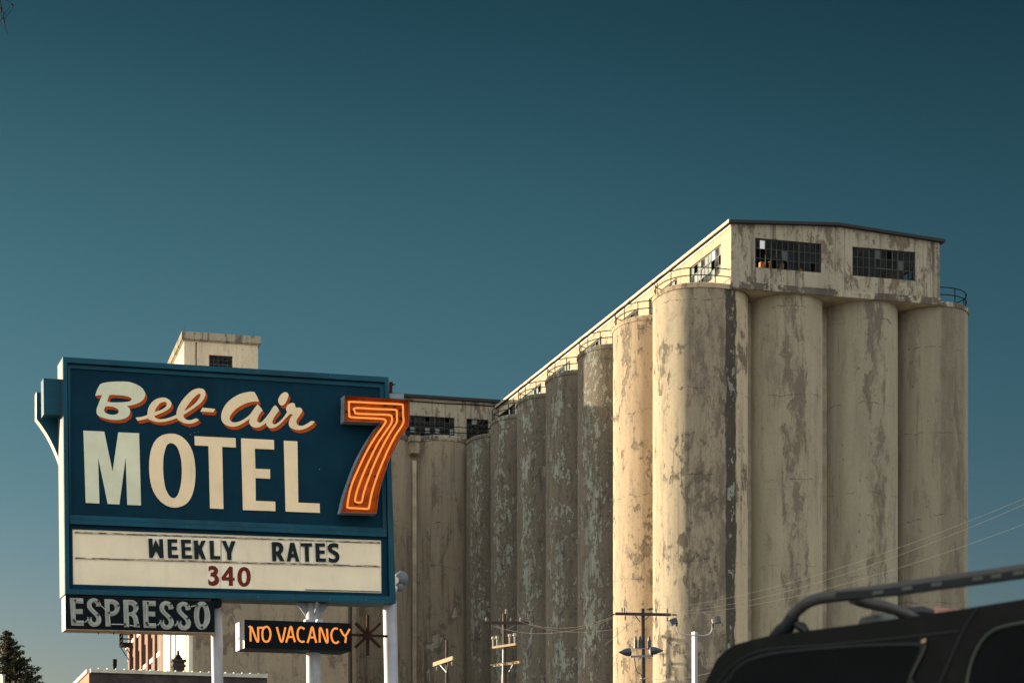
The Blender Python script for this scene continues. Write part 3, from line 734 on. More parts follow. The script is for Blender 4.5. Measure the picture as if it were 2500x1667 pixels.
for i in (0, 1, 2): 
    j = (i+1) % 4; cab.add([f4[i], f4[j], b4[j], b4[i]], [(0,1,2,3)])
cab.add(b4, [(3,2,1,0)]); cab.add(ff, [(0,1,2,3)])
cab.build('cabinet', M['teal'], sign, merge=True)
le = MB(); le.add([f4[3], f4[0], b4[0], b4[3]], [(0,1,2,3)]); le.add([p+E*0.02 for p in (f4[3], f4[0], b4[0], b4[3])], [(3,2,1,0)])
M['side_panel'] = simple('grey_side_panel', (0.135, 0.128, 0.135), 0.6, var=0.15, scale=1.5, spec=0.1)
le.build('side_panel', M['side_panel'], sign)
IN = [(163.5, 884.5), (939.5, 932.5), (951.5, 1455), (170, 1437)]
fr = MB(); ring(fr, [TL, TR, BR, BL], IN, 0.004, 0.12); fr.build('frame', M['teal'], sign)
fr2 = MB(); up_o = [(164.5, 889.5), (938.5, 937), (944, 1292), (170.5, 1259.5)]; up_i = [(172, 898.5), (927.5, 946), (934.5, 1288), (173, 1256)]
ring(fr2, up_o, up_i, -0.05, 0.04); fr2.build('retainer', M['teal'], sign)
pn = MB(); pn.prism([[(164, 885), (940, 933), (946, 1296), (170, 1262)]], lambda x, y: S(x, y, -0.075), lambda x, y: S(x, y, -0.098)); panel = pn.build('face_panel', M['teal_dark'], sign)
mb_ = MB(); mb_.prism([[(170, 1258), (944, 1292), (944, 1300), (170, 1266)]], lambda x, y: S(x, y, -0.01), lambda x, y: S(x, y, -0.07))
mb_.prism([[(170, 1266.5), (944, 1300.5), (944, 1310), (170, 1278)]], lambda x, y: S(x, y, 0.012), lambda x, y: S(x, y, -0.07)); mb_.build('divider', M['teal'], sign)
lp = MB(); lp.prism([[(177, 1291), (931, 1318), (932, 1447), (178.5, 1425.5)]], lambda x, y: S(x, y, -0.06), lambda x, y: S(x, y, -0.098)); lpo = lp.build('reader_board', M['panel_white'], sign)
lf = MB(); ring(lf, [(170.5, 1281), (944.5, 1311), (946, 1457), (171, 1436.5)], [(177, 1291), (931, 1318), (932, 1447), (178.5, 1425.5)], -0.045, 0.05); lf.build('reader_frame', M['teal_dark'], sign)
# letter tracks on the reader board
for (ya, yb, yc, yd) in ((1297, 1322.5, 1300.5, 1326), (1359.5, 1380, 1363, 1383.5)):
    t1 = MB(); t1.prism([[(183, ya), (928, yb), (928, yd), (183, yc)]], lambda x, y: S(x, y, -0.045), lambda x, y: S(x, y, -0.0595))
    t1.build('track', M['track'], lpo)
t3 = MB(); t3.prism([[(745, 1437.5), (929, 1442.5), (929, 1444.5), (745, 1439.5)]], lambda x, y: S(x, y, -0.05), lambda x, y: S(x, y, -0.0595)); t3.build('track', M['grime'], lpo)

def letter(polys, mat, off, depth, parent, name='letter', bevel=False):
    b = MB(); b.prism(polys, lambda x, y: S(x, y, off), lambda x, y: S(x, y, off-depth))
    return b.build(name, mat, parent)
zA = zone(220, 910, 8.4); zB = zone(520, 940, 8.4); z1 = zone(50, 780, 2.352)
Bo = [(205,230,1),(300,200),(450,181),(620,177),(760,180),(870,205),(980,250),(1060,305),(1105,360),(1130,420),(1125,480),(1090,545),(1040,590),(960,630),(860,660),(755,680,1),(800,720),(822,775),(815,830),(790,880),(730,925),(640,955),(530,965),(400,955),(280,925),(190,890),(145,850),(130,790),(140,720),(170,640),(200,560),(245,455,1),(170,458),(108,472,1),(125,400),(160,310)]
Bh1 = [(395,462),(430,450),(520,452),(650,462),(760,480),(830,510),(852,540),(830,570),(760,592),(640,602),(500,604),(400,600),(350,590,1),(370,520)]
Bh2 = [(315,695),(360,685),(440,690),(520,715),(570,745),(588,785),(565,830),(520,852),(450,858),(380,845),(315,815),(285,770),(295,725)]
el = [(932,915,1),(1030,905),(1110,885),(1175,860,1),(1178,800),(1195,720),(1230,650),(1290,580),(1370,530),(1470,507),(1550,512),(1620,550),(1660,600),(1668,650),(1640,710),(1590,755),(1500,805),(1400,850),(1315,885,1),(1335,915),(1390,942),(1460,948),(1560,935),(1660,905),(1770,855,1),(1775,790),(1810,690),(1870,590),(1950,490),(2040,400),(2120,345),(2200,320),(2260,318),(2320,335),(2352,365),(2364,400),(2365,450),(2340,520),(2300,580),(2240,640),(2160,700),(2060,770),(1920,855,1),(1915,890),(1940,935),(2000,965),(2070,965),(2130,945),(2175,930,1),(2235,962,1),(2180,1000),(2110,1030),(2030,1042),(1940,1030),(1850,990),(1800,955),(1780,925,1),(1700,955),(1600,985),(1500,1005),(1400,1008),(1300,990),(1230,965),(1185,935,1),(1100,955),(1030,970),(970,978,1)]
eh = [(1320,805,1),(1345,740),(1390,670),(1440,620),(1500,595),(1550,600),(1572,630),(1560,680),(1520,720),(1450,760),(1380,785)]
lh = [(1930,785,1),(1965,720),(2020,640),(2090,550),(2160,480),(2220,435),(2255,430),(2265,455),(2245,505),(2190,580),(2110,660),(2020,730)]
hy = [(1045,505,1),(1118,512,1),(1108,532,1),(1033,527,1)]
air = [(850,140,1),(900,225),(942,335,1),(850,337),(760,348),(660,380),(560,430),(470,490),(400,560),(360,620),(342,670),(350,715),(385,750),(440,763),(500,755),(580,725),(680,665),(760,595),(830,500),(900,408),(930,405),(980,460),(1018,520,1),(970,570),(925,650),(905,710),(915,750),(950,768),(1000,750),(1050,700),(1100,640),(1160,560),(1210,480),(1255,422),(1290,420),(1330,465),(1355,525,1),(1310,580),(1260,650),(1225,720),(1218,770),(1245,800),(1290,795),(1350,755),(1420,690),(1480,610),(1520,550,1),(1500,510),(1500,460),(1530,410),(1580,375),(1630,362),(1670,378),(1682,420),(1690,450,1),(1720,463),(1770,455),(1815,480),(1832,520),(1815,565),(1770,630),(1730,690),(1708,750),(1720,795),(1760,825),(1820,832),(1880,815),(1950,775),(2015,732,1),(2092,742,1),(2040,800),(1970,850),(1890,890),(1800,915),(1710,915),(1630,890),(1580,860),(1555,810),(1560,740),(1590,670),(1640,600,1),(1575,590,1),(1530,640),(1460,710),(1380,790),(1300,850),(1210,880),(1150,870),(1105,825),(1088,770,1),(1030,815),(960,855),(890,868),(820,855),(765,815),(742,765),(750,690,1),(680,740),(600,790),(520,830),(420,850),(330,840),(250,805),(195,755),(170,690),(168,620),(185,540),(220,460),(290,360),(380,280),(490,210),(600,165),(720,140),(790,133)]
dot_ = [(1480,143),(1525,155),(1548,200),(1540,250),(1500,340),(1460,395),(1420,415),(1380,405),(1350,370),(1335,320),(1350,260),(1390,195),(1440,155)]
script = [[curve(zA(p)) for p in (Bo, Bh1, Bh2)], [curve(zA(p)) for p in (el, eh, lh)], [curve(z1(hy), k=1)], [curve(zB(air))], [curve(zB(dot_))]]
for i, polys in enumerate(script):
    lo_ = letter(polys, M['cream_g'] if i == 0 else M['cream'], -0.060, 0.004, panel)
    b = MB()
    for q in range(1, 7):
        t = q/6; sh = [[(x+4.6*t, y+7.8*t) for x, y in pl_] for pl_ in polys]
        b.prism(sh, lambda x, y: S(x, y, -0.0645-0.0012*t), lambda x, y: S(x, y, -0.0652-0.0012*t))
    b.build('drop_shadow', M['red_shadow'], lo_)
zC = zone(190, 1030, 6.8167); zD = zone(460, 1050, 6.9176)
Mo = [(92,142),(440,158),(578,820),(672,170),(1020,185),(1052,1385),(822,1375),(797,590),(692,1368),(497,1360),(338,590),(360,1353),(130,1342)]
Oo = [(1550,192),(1700,225),(1830,340),(1915,510),(1955,750),(1950,1000),(1900,1220),(1800,1360),(1640,1420),(1480,1390),(1340,1280),(1240,1110),(1195,900),(1187,700),(1210,500),(1275,330),(1390,225)]
Oh = [(1560,350),(1640,400),(1700,540),(1728,720),(1725,950),(1690,1140),(1640,1240),(1585,1263),(1520,1220),(1460,1100),(1430,930),(1420,750),(1430,560),(1475,400),(1510,362)]
To = [(102,98),(797,132),(802,292),(570,278),(592,1327),(364,1317),(338,265),(107,255)]
Eo = [(888,135),(1445,163),(1449,325),(1122,310),(1132,648),(1380,658),(1380,818),(1133,805),(1138,1190),(1467,1203),(1470,1363),(920,1345)]
Lo = [(1610,175),(1841,187),(1857,1220),(2218,1235),(2222,1393),(1640,1370)]
for i, polys in enumerate(([zC(Mo)], [curve(zC(Oo)), curve(zC(Oh))], [zD(To)], [zD(Eo)], [zD(Lo)])):
    letter(polys, M['cream_g'] if i == 0 else M['cream'], -0.060, 0.012, panel)
# reader board letters
zF = zone(340, 1290, 9.046); zG = zone(640, 1300, 10.69)
RB = [[(200,218),(290,218),(302,395),(362,235),(445,405),(437,228),(523,228),(542,645),(455,645),(372,485),(300,638),(220,638)],
      [(622,228),(838,230),(840,305),(712,303),(714,388),(838,390),(840,468),(716,465),(722,572),(862,572),(865,648),(635,642)],
      [(920,238),(1140,242),(1140,318),(1010,312),(1010,400),(1140,402),(1140,478),(1015,472),(1020,580),(1165,582),(1167,660),(940,655)],
      [(1203,255),(1297,255),(1300,340),(1325,375),(1375,260),(1470,262),(1385,440),(1475,675),(1388,672),(1310,530),(1310,668),(1220,668)],
      [(1548,260),(1645,262),(1655,600),(1790,600),(1792,675),(1568,672)],
      [(1820,265),(1915,265),(1980,430),(2030,270),(2128,272),(2035,540),(2042,685),(1942,683),(1938,530)]]
RB = [[zF(p)] for p in RB]
RB += [[curve(zG([(248,238,1),(400,240),(500,275),(555,370),(545,470),(490,550,1),(585,735,1),(470,735,1),(375,560,1),(370,735,1),(265,735,1)])), curve(zG([(362,345,1),(400,345),(440,385),(440,430),(410,470),(362,478,1)]))],
       [zG([(730,255),(840,258),(975,745),(880,745),(855,640),(765,638),(740,742),(640,742)]), zG([(800,440),(832,550),(775,550)])],
       [zG([(1010,265),(1303,268),(1305,355),(1218,355),(1228,750),(1125,750),(1110,352),(1012,350)])],
       [zG([(1385,268),(1637,270),(1637,358),(1493,356),(1498,455),(1637,458),(1637,545),(1503,543),(1508,662),(1665,665),(1667,755),(1403,752)])],
       [curve(zG([(1988,290,1),(1988,410,1),(1940,375),(1870,370),(1820,390),(1830,430),(1900,465),(1980,520),(2015,590),(2015,670),(1970,745),(1880,775),(1740,755,1),(1740,640,1),(1800,670),(1870,680),(1910,655),(1905,600),(1850,555),(1760,500),(1715,430),(1715,360),(1750,300),(1830,268),(1910,270)]))]]
RN = [[curve(zF([(1533,835,1),(1600,815),(1680,830),(1735,890),(1738,955),(1710,1020,1),(1755,1080),(1765,1140),(1740,1210),(1680,1250),(1600,1258),(1528,1225,1),(1523,1105,1),(1560,1150),(1610,1168),(1655,1140),(1665,1100),(1640,1060),(1575,1050,1),(1580,965,1),(1630,955),(1650,930),(1635,905),(1600,902),(1560,920),(1533,950,1)]))],
      [zF([(1995,822),(2065,850),(2068,1078),(2108,1080),(2105,1145),(2068,1145),(2068,1258),(1980,1255),(1978,1142),(1830,1140),(1813,1078)]), zF([(1978,975),(1978,1068),(1910,1065)])],
      [zF(ell(2316, 1060, 148, 217, p=2.2)), zF(ell(2316, 1060, 55, 138, p=2.2))]]
for i, polys in enumerate(RB+RN):
    xs = [p[0] for p in polys[0]]; x0, x1 = min(xs), max(xs); k = i-len(RB)
    xm = (x0+x1)/2
    if k < 0: ya, yb = 1301.5+(xm-183)*0.0345, 1359+(xm-183)*0.0275
    else: ya, yb = 1366.5+(xm-183)*0.0275, 1426+(xm-183)*0.0283
    t = MB(); t.prism([[(x0-3.6, ya-0.1), (x1+3.0, ya+0.1), (x1+3.6, yb+0.1), (x0-3.0, yb-0.1)]], lambda x, y: S(x, y, -0.054), lambda x, y: S(x, y, -0.0595))
    tl_ = t.build('letter_tile', M['tile'], lpo)
    letter(polys, M['black_letter'] if k < 0 else M['red_letter'], -0.030 if k < 0 else -0.047, 0.023 if k < 0 else 0.006, tl_)
# the big neon 7, front and rear
zE_ = zone(820, 950, 4.9)
S7 = [(103,72,1),(882,125,1),(882,435,1),(820,515),(740,640),(660,810),(590,1010),(530,1220),(490,1490,1),(58,1478,1),(100,1290),(160,1110),(230,920),(320,730),(420,560),(530,405,1),(98,387,1)]
def inset(poly, d):
    n = len(poly); out = []
    for i in range(n):
        p0, p1, p2 = Vector(poly[i-1][:2]), Vector(poly[i][:2]), Vector(poly[(i+1) % n][:2])
        a, b = (p1-p0).normalized(), (p2-p1).normalized(); na, nb_ = Vector((-a.y, a.x)), Vector((-b.y, b.x))
        m_ = na+nb_; k = 1/max(0.35, (1+na.dot(nb_))/1.0)
        q = p1+m_*(d*k); out.append((q.x, q.y))
    return out
M['rust'] = simple('rusted_orange', (0.42, 0.085, 0.010), 0.85, var=0.35, scale=5, dirt=((0.15, 0.035, 0.010), 0.7), bump=0.3, spec=0.1)
M['can'] = simple('grey_can_edge', (0.20, 0.24, 0.26), 0.6, var=0.25, scale=4)
M['can_sunlit'] = simple('sunlit_can_edge', (0.42, 0.34, 0.25), 0.7, var=0.2)  # paler than the front can: sun on the rear edge put into the colour
M['rust_rim'] = simple('rusted_rim', (0.036, 0.018, 0.012), 0.9, var=0.5, scale=6, spec=0.05)
def emitter(name, col, e):
    m = NT(name); b = m.t.nodes.new('ShaderNodeEmission'); b.inputs[0].default_value = (*col, 1); b.inputs[1].default_value = e
    m.t.links.new(b.outputs[0], m.out.inputs[0]); return m.mat
M['neon'] = emitter('orange_neon', (1.0, 0.33, 0.070), 0.29)
M['boot'] = simple('black_boot', (0.008, 0.007, 0.006), 0.6)
out7 = curve(zE_(S7), k=4); in7 = inset(out7, 1.6)
o7 = 0.20
can = MB(); can.prism([out7, in7], lambda x, y: S(x, y, o7), lambda x, y: S(x, y, o7)+DS*0.21); 
seven = can.build('numeral', M['can'], sign)
bp = MB(); bp.prism([in7], lambda x, y: S(x, y, o7)+DS*0.10, lambda x, y: S(x, y, o7)+DS*0.19); bp.build('back_plate', M['rust'], seven)
rm = MB(); rm.prism([out7, inset(out7, 1.0)], lambda x, y: S(x, y, o7+0.012), lambda x, y: S(x, y, o7+0.001)); rm.build('rim', M['rust_rim'], seven)
iwl = MB(); n_ = len(in7); i2 = inset(out7, 1.75)
for i in range(n_):
    a, b_ = i2[i], i2[(i+1) % n_]
    iwl.add([S(*a, o7-0.002), S(*b_, o7-0.002), S(*b_, o7)+DS*0.099, S(*a, o7)+DS*0.099], [(0,1,2,3)])
iwl.build('inner_wall', M['rust'], seven, merge=True)
L1 = [(175,150),(470,165),(770,180),(800,205),(803,300),(805,405),(720,540),(640,690),(560,870),(490,1050),(430,1240),(398,1400),(378,1428),(260,1422),(150,1415),(138,1390),(160,1250),(200,1110),(270,950),(360,760),(460,590),(590,405),(592,375),(560,355),(370,344),(180,332),(160,300),(158,170)]
L2 = [(230,225),(460,235),(700,245),(728,270),(728,330),(728,390),(650,520),(560,680),(470,870),(390,1070),(330,1250),(314,1330),(295,1352),(245,1348),(230,1320),(255,1210),(320,1030),(400,850),(500,650),(600,500),(665,400),(668,335),(640,308),(450,299),(250,290),(228,265)]
for L in (L1, L2):
    nt_ = MB(); nt_.tube([S(x, y, o7-0.045) for x, y in curve(zE_(L), k=4)], 0.0165, 8, closed=True); nt_.build('neon_tube', M['neon'], seven)
for x, y in zE_([(130,265),(200,268),(590,195),(700,205),(770,250),(775,345),(700,410),(540,440),(450,720),(395,1015),(470,1042),(172,1145),(235,1362),(690,262),(700,320)]):
    MB().lathe(S(x, y, o7-0.095), -DS, [(0, 0.022), (0.045, 0.02), (0.05, 0.01)], 10).build('tube_support', M['boot'], seven)
# rear numeral, mirrored on the far face, showing past the left edge
u_l, u_r = 0.0, (S(*TR)-S(*TL)).dot(E)
def rear(x, y, off):
    p = S(x, y, 0.0); u = (p-S(*TL)).x*E.x+(p-S(*TL)).y*E.y
    zc = p.z-0.11
    q = QS+E*(u_r-u+0.03)+DS*(TH+off); return Vector((q.x, q.y, zc))
rc = MB(); rc.prism([out7, in7], lambda x, y: rear(x, y, 0.20), lambda x, y: rear(x, y, 0.0)); r7 = rc.build('numeral', M['can_sunlit'], sign); r7['label'] = 'edge of the rear numeral showing past the left side'
rb = MB(); rb.prism([inset(out7, 0.3)], lambda x, y: rear(x, y, -0.006), lambda x, y: rear(x, y, -0.001)); rb.build('back_plate', M['teal'], r7)
# mounting boxes either side
bx = MB(); pL = [(103.5, 922.5), (153.2, 925.5), (155.5, 1012), (105.5, 1012)]
def backpt(px, py, v):
    q = QS+DS*v; u = on_line(q, E, px); p = q+E*u; return Vector((p.x, p.y, z_at(py, p.y)))
def backbox(mb, poly, v0, v1):
    fr_ = [backpt(x, y, v0) for x, y in poly]; mb.add(fr_+[p+DS*(v1-v0) for p in fr_], [(0,1,2,3),(7,6,5,4),(0,4,5,1),(1,5,6,2),(2,6,7,3),(3,7,4,0)])
backbox(bx, [(106, 923), (153.8, 926), (154.8, 1012), (107, 1011)], 0.16, 0.46); bx.build('bracket_box', M['teal'], sign)
bx2 = MB(); backbox(bx2, [(951, 960), (986, 961), (986, 1010), (951, 1010)], 0.22, 0.50); bx2.build('bracket_box', M['can'], sign)
bx3 = MB(); backbox(bx3, [(950, 932), (958, 932), (958, 962), (950, 962)], 0.55, 0.8)
backbox(bx3, [(957, 937), (967, 936.5), (958, 942), (957, 942)], 0.6, 0.7); backbox(bx3, [(956, 935), (958.5, 930), (959, 938), (956, 938)], 0.6, 0.7); bx3.build('bracket', M['rust_rim'], sign)
dg = MB()                                         # small chips in the face paint
for x, y in ((463, 1043), (475, 1055), (484, 1054), (465, 1060), (170, 1066), (780, 1145), (430, 905)):
    dg.prism([ell(x, y, random.uniform(.5, 1.2), random.uniform(.4, .9), 8)], lambda x, y: S(x, y, -0.072), lambda x, y: S(x, y, -0.0745))
dg.build('paint_chip', M['cream_g'], panel)
sm_ = lambda pts, nm: MB().prism([pts], lambda x, y: S(x, y, 0.0075), lambda x, y: S(x, y, 0.0045)).build(nm, M['boot'], sign)
for x in (365, 688):
    y0 = 871+(x-153.5)*0.0623; sm_([(x, y0+0.5), (x+0.7, y0+0.5), (x+0.9, y0+12.5), (x+0.2, y0+12.5)], 'seam')
for x in (430, 720):
    y0 = 1449+(x-159)*0.0285; sm_([(x, y0-11.5), (x+0.7, y0-11.5), (x+0.9, y0-0.5), (x+0.2, y0-0.5)], 'seam')
for i in range(9):
    for y in (6.5, 571):
        x = 190+i*88; yy = (871+(x-153.5)*0.0623+6.5) if y < 100 else (1449+(x-159)*0.0285-6)
        MB().lathe(S(x, yy, 0.003), -DS, [(0, 0.006), (0.006, 0.005)], 8).build('screw', M['can'], sign)
# poles
M['pole'] = simple('white_pole_paint', (0.37, 0.38, 0.40), 0.6, var=0.15, scale=2.5, dirt=((0.25, 0.22, 0.19), 0.6), spec=0.2)
def sign_pole(xa, xb, ytop, lean, Yoff=0.30, flare=False):
    q = QS+DS*Yoff; u = on_line(q, E, (xa+xb)/2); p = q+E*u; r = (xb-xa)/2/F*p.y; zt = z_at(ytop, p.y)
    t_ = 0.8*lean
    b = MB(); lo_ = p+E*(zt*t_); b.tube([Vector((lo_.x, lo_.y, -0.05)), (lo_+p)/2+UP*(zt/2), Vector((p.x, p.y, zt))], r, 32)
    o = b.build('pole', M['pole'], sign)
    bs = MB(); bs.cbox(Vector((lo_.x, lo_.y, 0.02)), E*r*2, DS*r*2, UP*0.02)
    for a in (-1, 1):
        for c in (-1, 1): bs.lathe(Vector((lo_.x, lo_.y, 0.04))+E*(a*r*1.6)+DS*(c*r*1.6), UP, [(0, .02), (.06, .02)], 8)
    bs.build('base_plate', M['white_metal'], o)
    if flare:
        g = MB()
        for d in (E, -E, DS, -DS): g.prism([[(0, 0), (r*2.6, 0), (r*2.6, -0.03), (r*0.98, -0.3), (0, -0.3)]], lambda x, y: p+d*x+UP*(zt+y)+d.cross(UP)*0.012, lambda x, y: p+d*x+UP*(zt+y)-d.cross(UP)*0.012)
        g.build('gusset', M['pole'], o)
    return p, r
sign_pole(513.5, 541.5, 1466, 0.024, 0.40)
sign_pole(746.5, 781, 1462, 0.012, 0.34, True)
sign_pole(934.5, 968.5, 1466, 0.026, 0.32)

# ------------------------------------------------------------------ espresso box
M['black_box'] = simple('black_sign_face', (0.004, 0.007, 0.009), 0.6, var=0.3, scale=2, spec=0.06)
M['box_edge'] = simple('cream_box_edge', (0.30, 0.205, 0.13), 0.7, var=0.3, scale=4)
M['channel'] = simple('grey_channel_letter', (0.30, 0.31, 0.27), 0.7, var=0.2, scale=5, spec=0.1)
M['tube_off'] = simple('unlit_glass_tube', (0.40, 0.44, 0.36), 0.2, var=0.15, scale=5)
esp = thing('espresso_sign', S(160, 1540), 'black espresso box sign with unlit grey neon letters under the motel sign', 'sign')
EB = [(159.5, 1452.5), (523, 1467), (524.5, 1543), (160, 1534)]
eb = MB(); fr_ = [S(x, y, 0.02) for x, y in EB]; bk_ = [p+DS*0.42 for p in fr_]
eb.add(fr_+bk_, [(0,1,2,3),(7,6,5,4),(0,4,5,1),(1,5,6,2),(2,6,7,3)]); ebo = eb.build('box', M['black_box'], esp)
ee = MB(); ee.add([fr_[3], fr_[0], bk_[0], bk_[3]], [(0,1,2,3)]); ee.add([p+E*0.01 for p in (fr_[3], fr_[0], bk_[0], bk_[3])], [(3,2,1,0)]); ee.build('end_cap', M['box_edge'], esp)
eu = MB(); eu.box(fr_[3]-UP*0.015-DS*0.01, fr_[2]-fr_[3], DS*0.43, UP*0.013); eu.build('underside', M['box_edge'], esp)
hk = MB(); 
for x in (240, 278): hk.tube([S(x, 1537+(x-160)*0.025, -0.2)-UP*0.06, S(x, 1537+(x-160)*0.025, -0.2)+UP*0.06], 0.008, 6)
hk.build('hook', M['boot'], esp)
bkp = MB(); q = [(523.6, 1464), (541, 1465), (541, 1480), (523.6, 1480)]; fq = [S(x, y, -0.05) for x, y in q]; bkp.add(fq+[p+DS*0.3 for p in fq], [(0,1,2,3),(7,6,5,4),(0,4,5,1),(1,5,6,2),(2,6,7,3),(3,7,4,0)]); bkp.build('bracket', M['black_box'], esp)
zH = zone(150, 1440, 6.0308)
eE = [(122,112),(320,118),(322,195),(205,190),(208,275),(313,278),(313,350),(210,348),(215,445),(328,445),(330,522),(145,518)]
eE2 = [(1195,152),(1388,158),(1388,232),(1280,230),(1280,312),(1380,315),(1380,385),(1282,382),(1285,480),(1390,485),(1395,555),(1212,550)]
eS = [(578,235,1),(510,240,1),(505,200),(475,178),(450,195),(450,240),(490,290),(550,345),(585,410),(580,475),(545,520),(485,535),(430,520),(395,475),(378,395,1),(445,395,1),(450,440),(475,470),(505,460),(515,425),(490,375),(440,325),(385,260),(378,190),(405,140),(465,115),(525,130),(565,170)]
eP = [(632,130,1),(760,135),(830,170),(858,230),(850,300),(815,350),(755,378),(715,378,1),(725,530,1),(650,530,1)]; ePh = [(708,200,1),(755,205),(782,245),(780,290),(750,312),(710,312,1)]
eR = [(908,140,1),(1045,145),(1110,180),(1135,240),(1125,300),(1090,345,1),(1120,390),(1135,470),(1158,548,1),(1070,545,1),(1060,440),(1030,385),(990,378,1),(1000,545,1),(922,542,1)]; eRh = [(985,215,1),(1030,220),(1055,250),(1055,295),(1025,320),(988,325,1)]
sh = lambda pts, dx, dy: [(p[0]+dx, p[1]+dy)+tuple(p[2:]) for p in pts]
tS = [(570,215),(545,160),(480,140),(430,165),(420,220),(470,290),(540,360),(568,420),(548,480),(490,500),(440,470),(410,410),(345,468)]
EL = [([zH(eE)], [(300,150),(200,150),(178,190),(178,440),(195,462),(330,465)]), ([curve(zH(eS))], tS),
      ([curve(zH(eP)), curve(zH(ePh))], [(708,495),(697,330),(692,190),(720,150),(790,165),(838,225),(820,290),(770,325),(700,330),(575,220)]),
      ([curve(zH(eR)), curve(zH(eRh))], [(725,497),(930,500),(975,510),(970,180),(1000,150),(1060,160),(1110,220),(1100,290),(1040,330),(1100,390),(1120,510),(1000,515)]),
      ([zH(eE2)], [(1368,190),(1268,188),(1248,225),(1250,480),(1265,508),(1395,512)]), ([curve(zH(sh(eS, 1067, 42)))], sh(tS, 1067, 42)), ([curve(zH(sh(eS, 1319, 53)))], sh(tS, 1319, 53)),
      ([zH(ell(2067, 373, 116, 208, p=2.2)), zH(ell(2067, 373, 40, 132, p=2.2))], [(1900,240),(1990,215),(2065,195),(2020,240),(2005,350),(2012,450),(2065,545),(2130,520),(2172,430),(2165,300),(2130,220),(2080,190)])]
for polys, tb_ in EL:
    lo_ = letter(polys, M['channel'], 0.026, 0.006, ebo)
    for dlt in (0, 11):
        t = MB(); t.tube([S(x, y, 0.05) for x, y in curve(zH(sh(tb_, dlt, dlt*0.6)), closed=False, k=4)], 0.0042, 6); t.build('glass_tube', M['tube_off'], lo_)
    for q in (1, len(tb_)//2, -2): MB().lathe(S(*zH([tb_[q]])[0], 0.03), -DS, [(0, .018), (.045, .016)], 8).build('tube_support', M['boot'], lo_)

# ------------------------------------------------------------------ vacancy box
vac = thing('vacancy_sign', S(594, 1582), 'black box sign with glowing orange no vacancy lettering on the middle pole', 'sign')
VB = [(596.5, 1511.5), (855.8, 1520.5), (857, 1589), (596.8, 1581)]
vb = MB(); fr_ = [S(x, y, 0.10) for x, y in VB]; bk_ = [p+DS*0.62 for p in fr_]
vb.add(fr_+bk_, [(0,1,2,3),(7,6,5,4),(0,4,5,1),(1,5,6,2),(2,6,7,3)]); vbo = vb.build('box', M['black_box'], vac)
ve = MB(); ve.add([fr_[3], fr_[0], bk_[0], bk_[3]], [(0,1,2,3)]); ve.add([p+E*0.01 for p in (fr_[3], fr_[0], bk_[0], bk_[3])], [(3,2,1,0)]); veo = ve.build('end_cap', M['white_metal'], vac)
vh = MB(); vh.lathe(fr_[3]+DS*0.42+UP*0.20-E*0.004, -E, [(0, .028), (.004, .028)], 12); vh.box(fr_[0]+DS*0.30-UP*0.09-E*0.004, DS*0.02, E*0.003, UP*0.09); vh.build('knockout', M['boot'], veo)
clp = MB()
for x in (750, 779): 
    c = S(x, 1519, -0.12); clp.cbox(c, E*0.045, DS*0.06, UP*0.05)
clp.build('clamp', M['white_metal'], vac)
zI = zone(570, 1490, 6.0308)
NV = [[[(225,243),(252,236),(250,330),(252,450)], [(265,236),(300,330),(345,445),(366,440),(364,340),(362,240)]], [[(378,248),(440,250),(490,235),(530,270),(545,350),(525,430),(485,455),(440,430),(425,350),(432,285),(455,248)]],
      [[(638,240),(668,350),(697,445),(720,445),(742,350),(765,245)]], [[(775,465),(805,370),(835,250),(855,250),(880,370),(905,460)], [(806,385),(878,385)]], [[(1045,270),(1000,245),(960,265),(942,340),(957,420),(1000,455),(1045,450)]],
      [[(1090,470),(1120,380),(1150,255),(1168,255),(1195,380),(1220,470)], [(1120,392),(1198,392)]], [[(1270,465),(1269,360),(1270,268),(1290,262),(1330,365),(1370,465),(1387,440),(1382,350),(1375,265)]],
      [[(1535,265),(1490,260),(1452,300),(1440,370),(1465,450),(1510,475),(1550,450)]], [[(1572,270),(1640,370),(1710,268)], [(1640,370),(1655,395),(1650,440),(1645,470)]]]
for let in NV:
    t = MB()
    for st_ in let: t.tube([S(x, y, 0.135) for x, y in curve(zI(st_), closed=False, k=4)], 0.0165, 8)
    t.build('neon_letter', M['neon'], vbo)

# ------------------------------------------------------------------ star ornament
star = thing('star_ornament', S(898, 1549.8), 'rusty eight armed star ornament between the vacancy sign and the right pole', 'ornament')
sb = MB(); 
c_ = (898, 1549.8)
def spt(x, y, o=0.0): return S(x, y, o)
for (dx, dy) in ((0, 49.5), (30.5, 30), (30.5, -30)):
    p1, p2 = spt(c_[0]-dx, c_[1]-dy, .02), spt(c_[0]+dx, c_[1]+dy, .02)
    sb.bar(p1, p2, 0.045, 0.045, up=DS)
p1, p2 = spt(857, 1548.6, .0), spt(946, 1552.5, .0); sb.bar(p1, p2, 0.04, 0.04, up=DS)
sb.lathe(spt(*c_, .05), DS, [(0, .075), (.08, .075)], 8)
sb.build('arms', M['rust_rim'], star, merge=False)

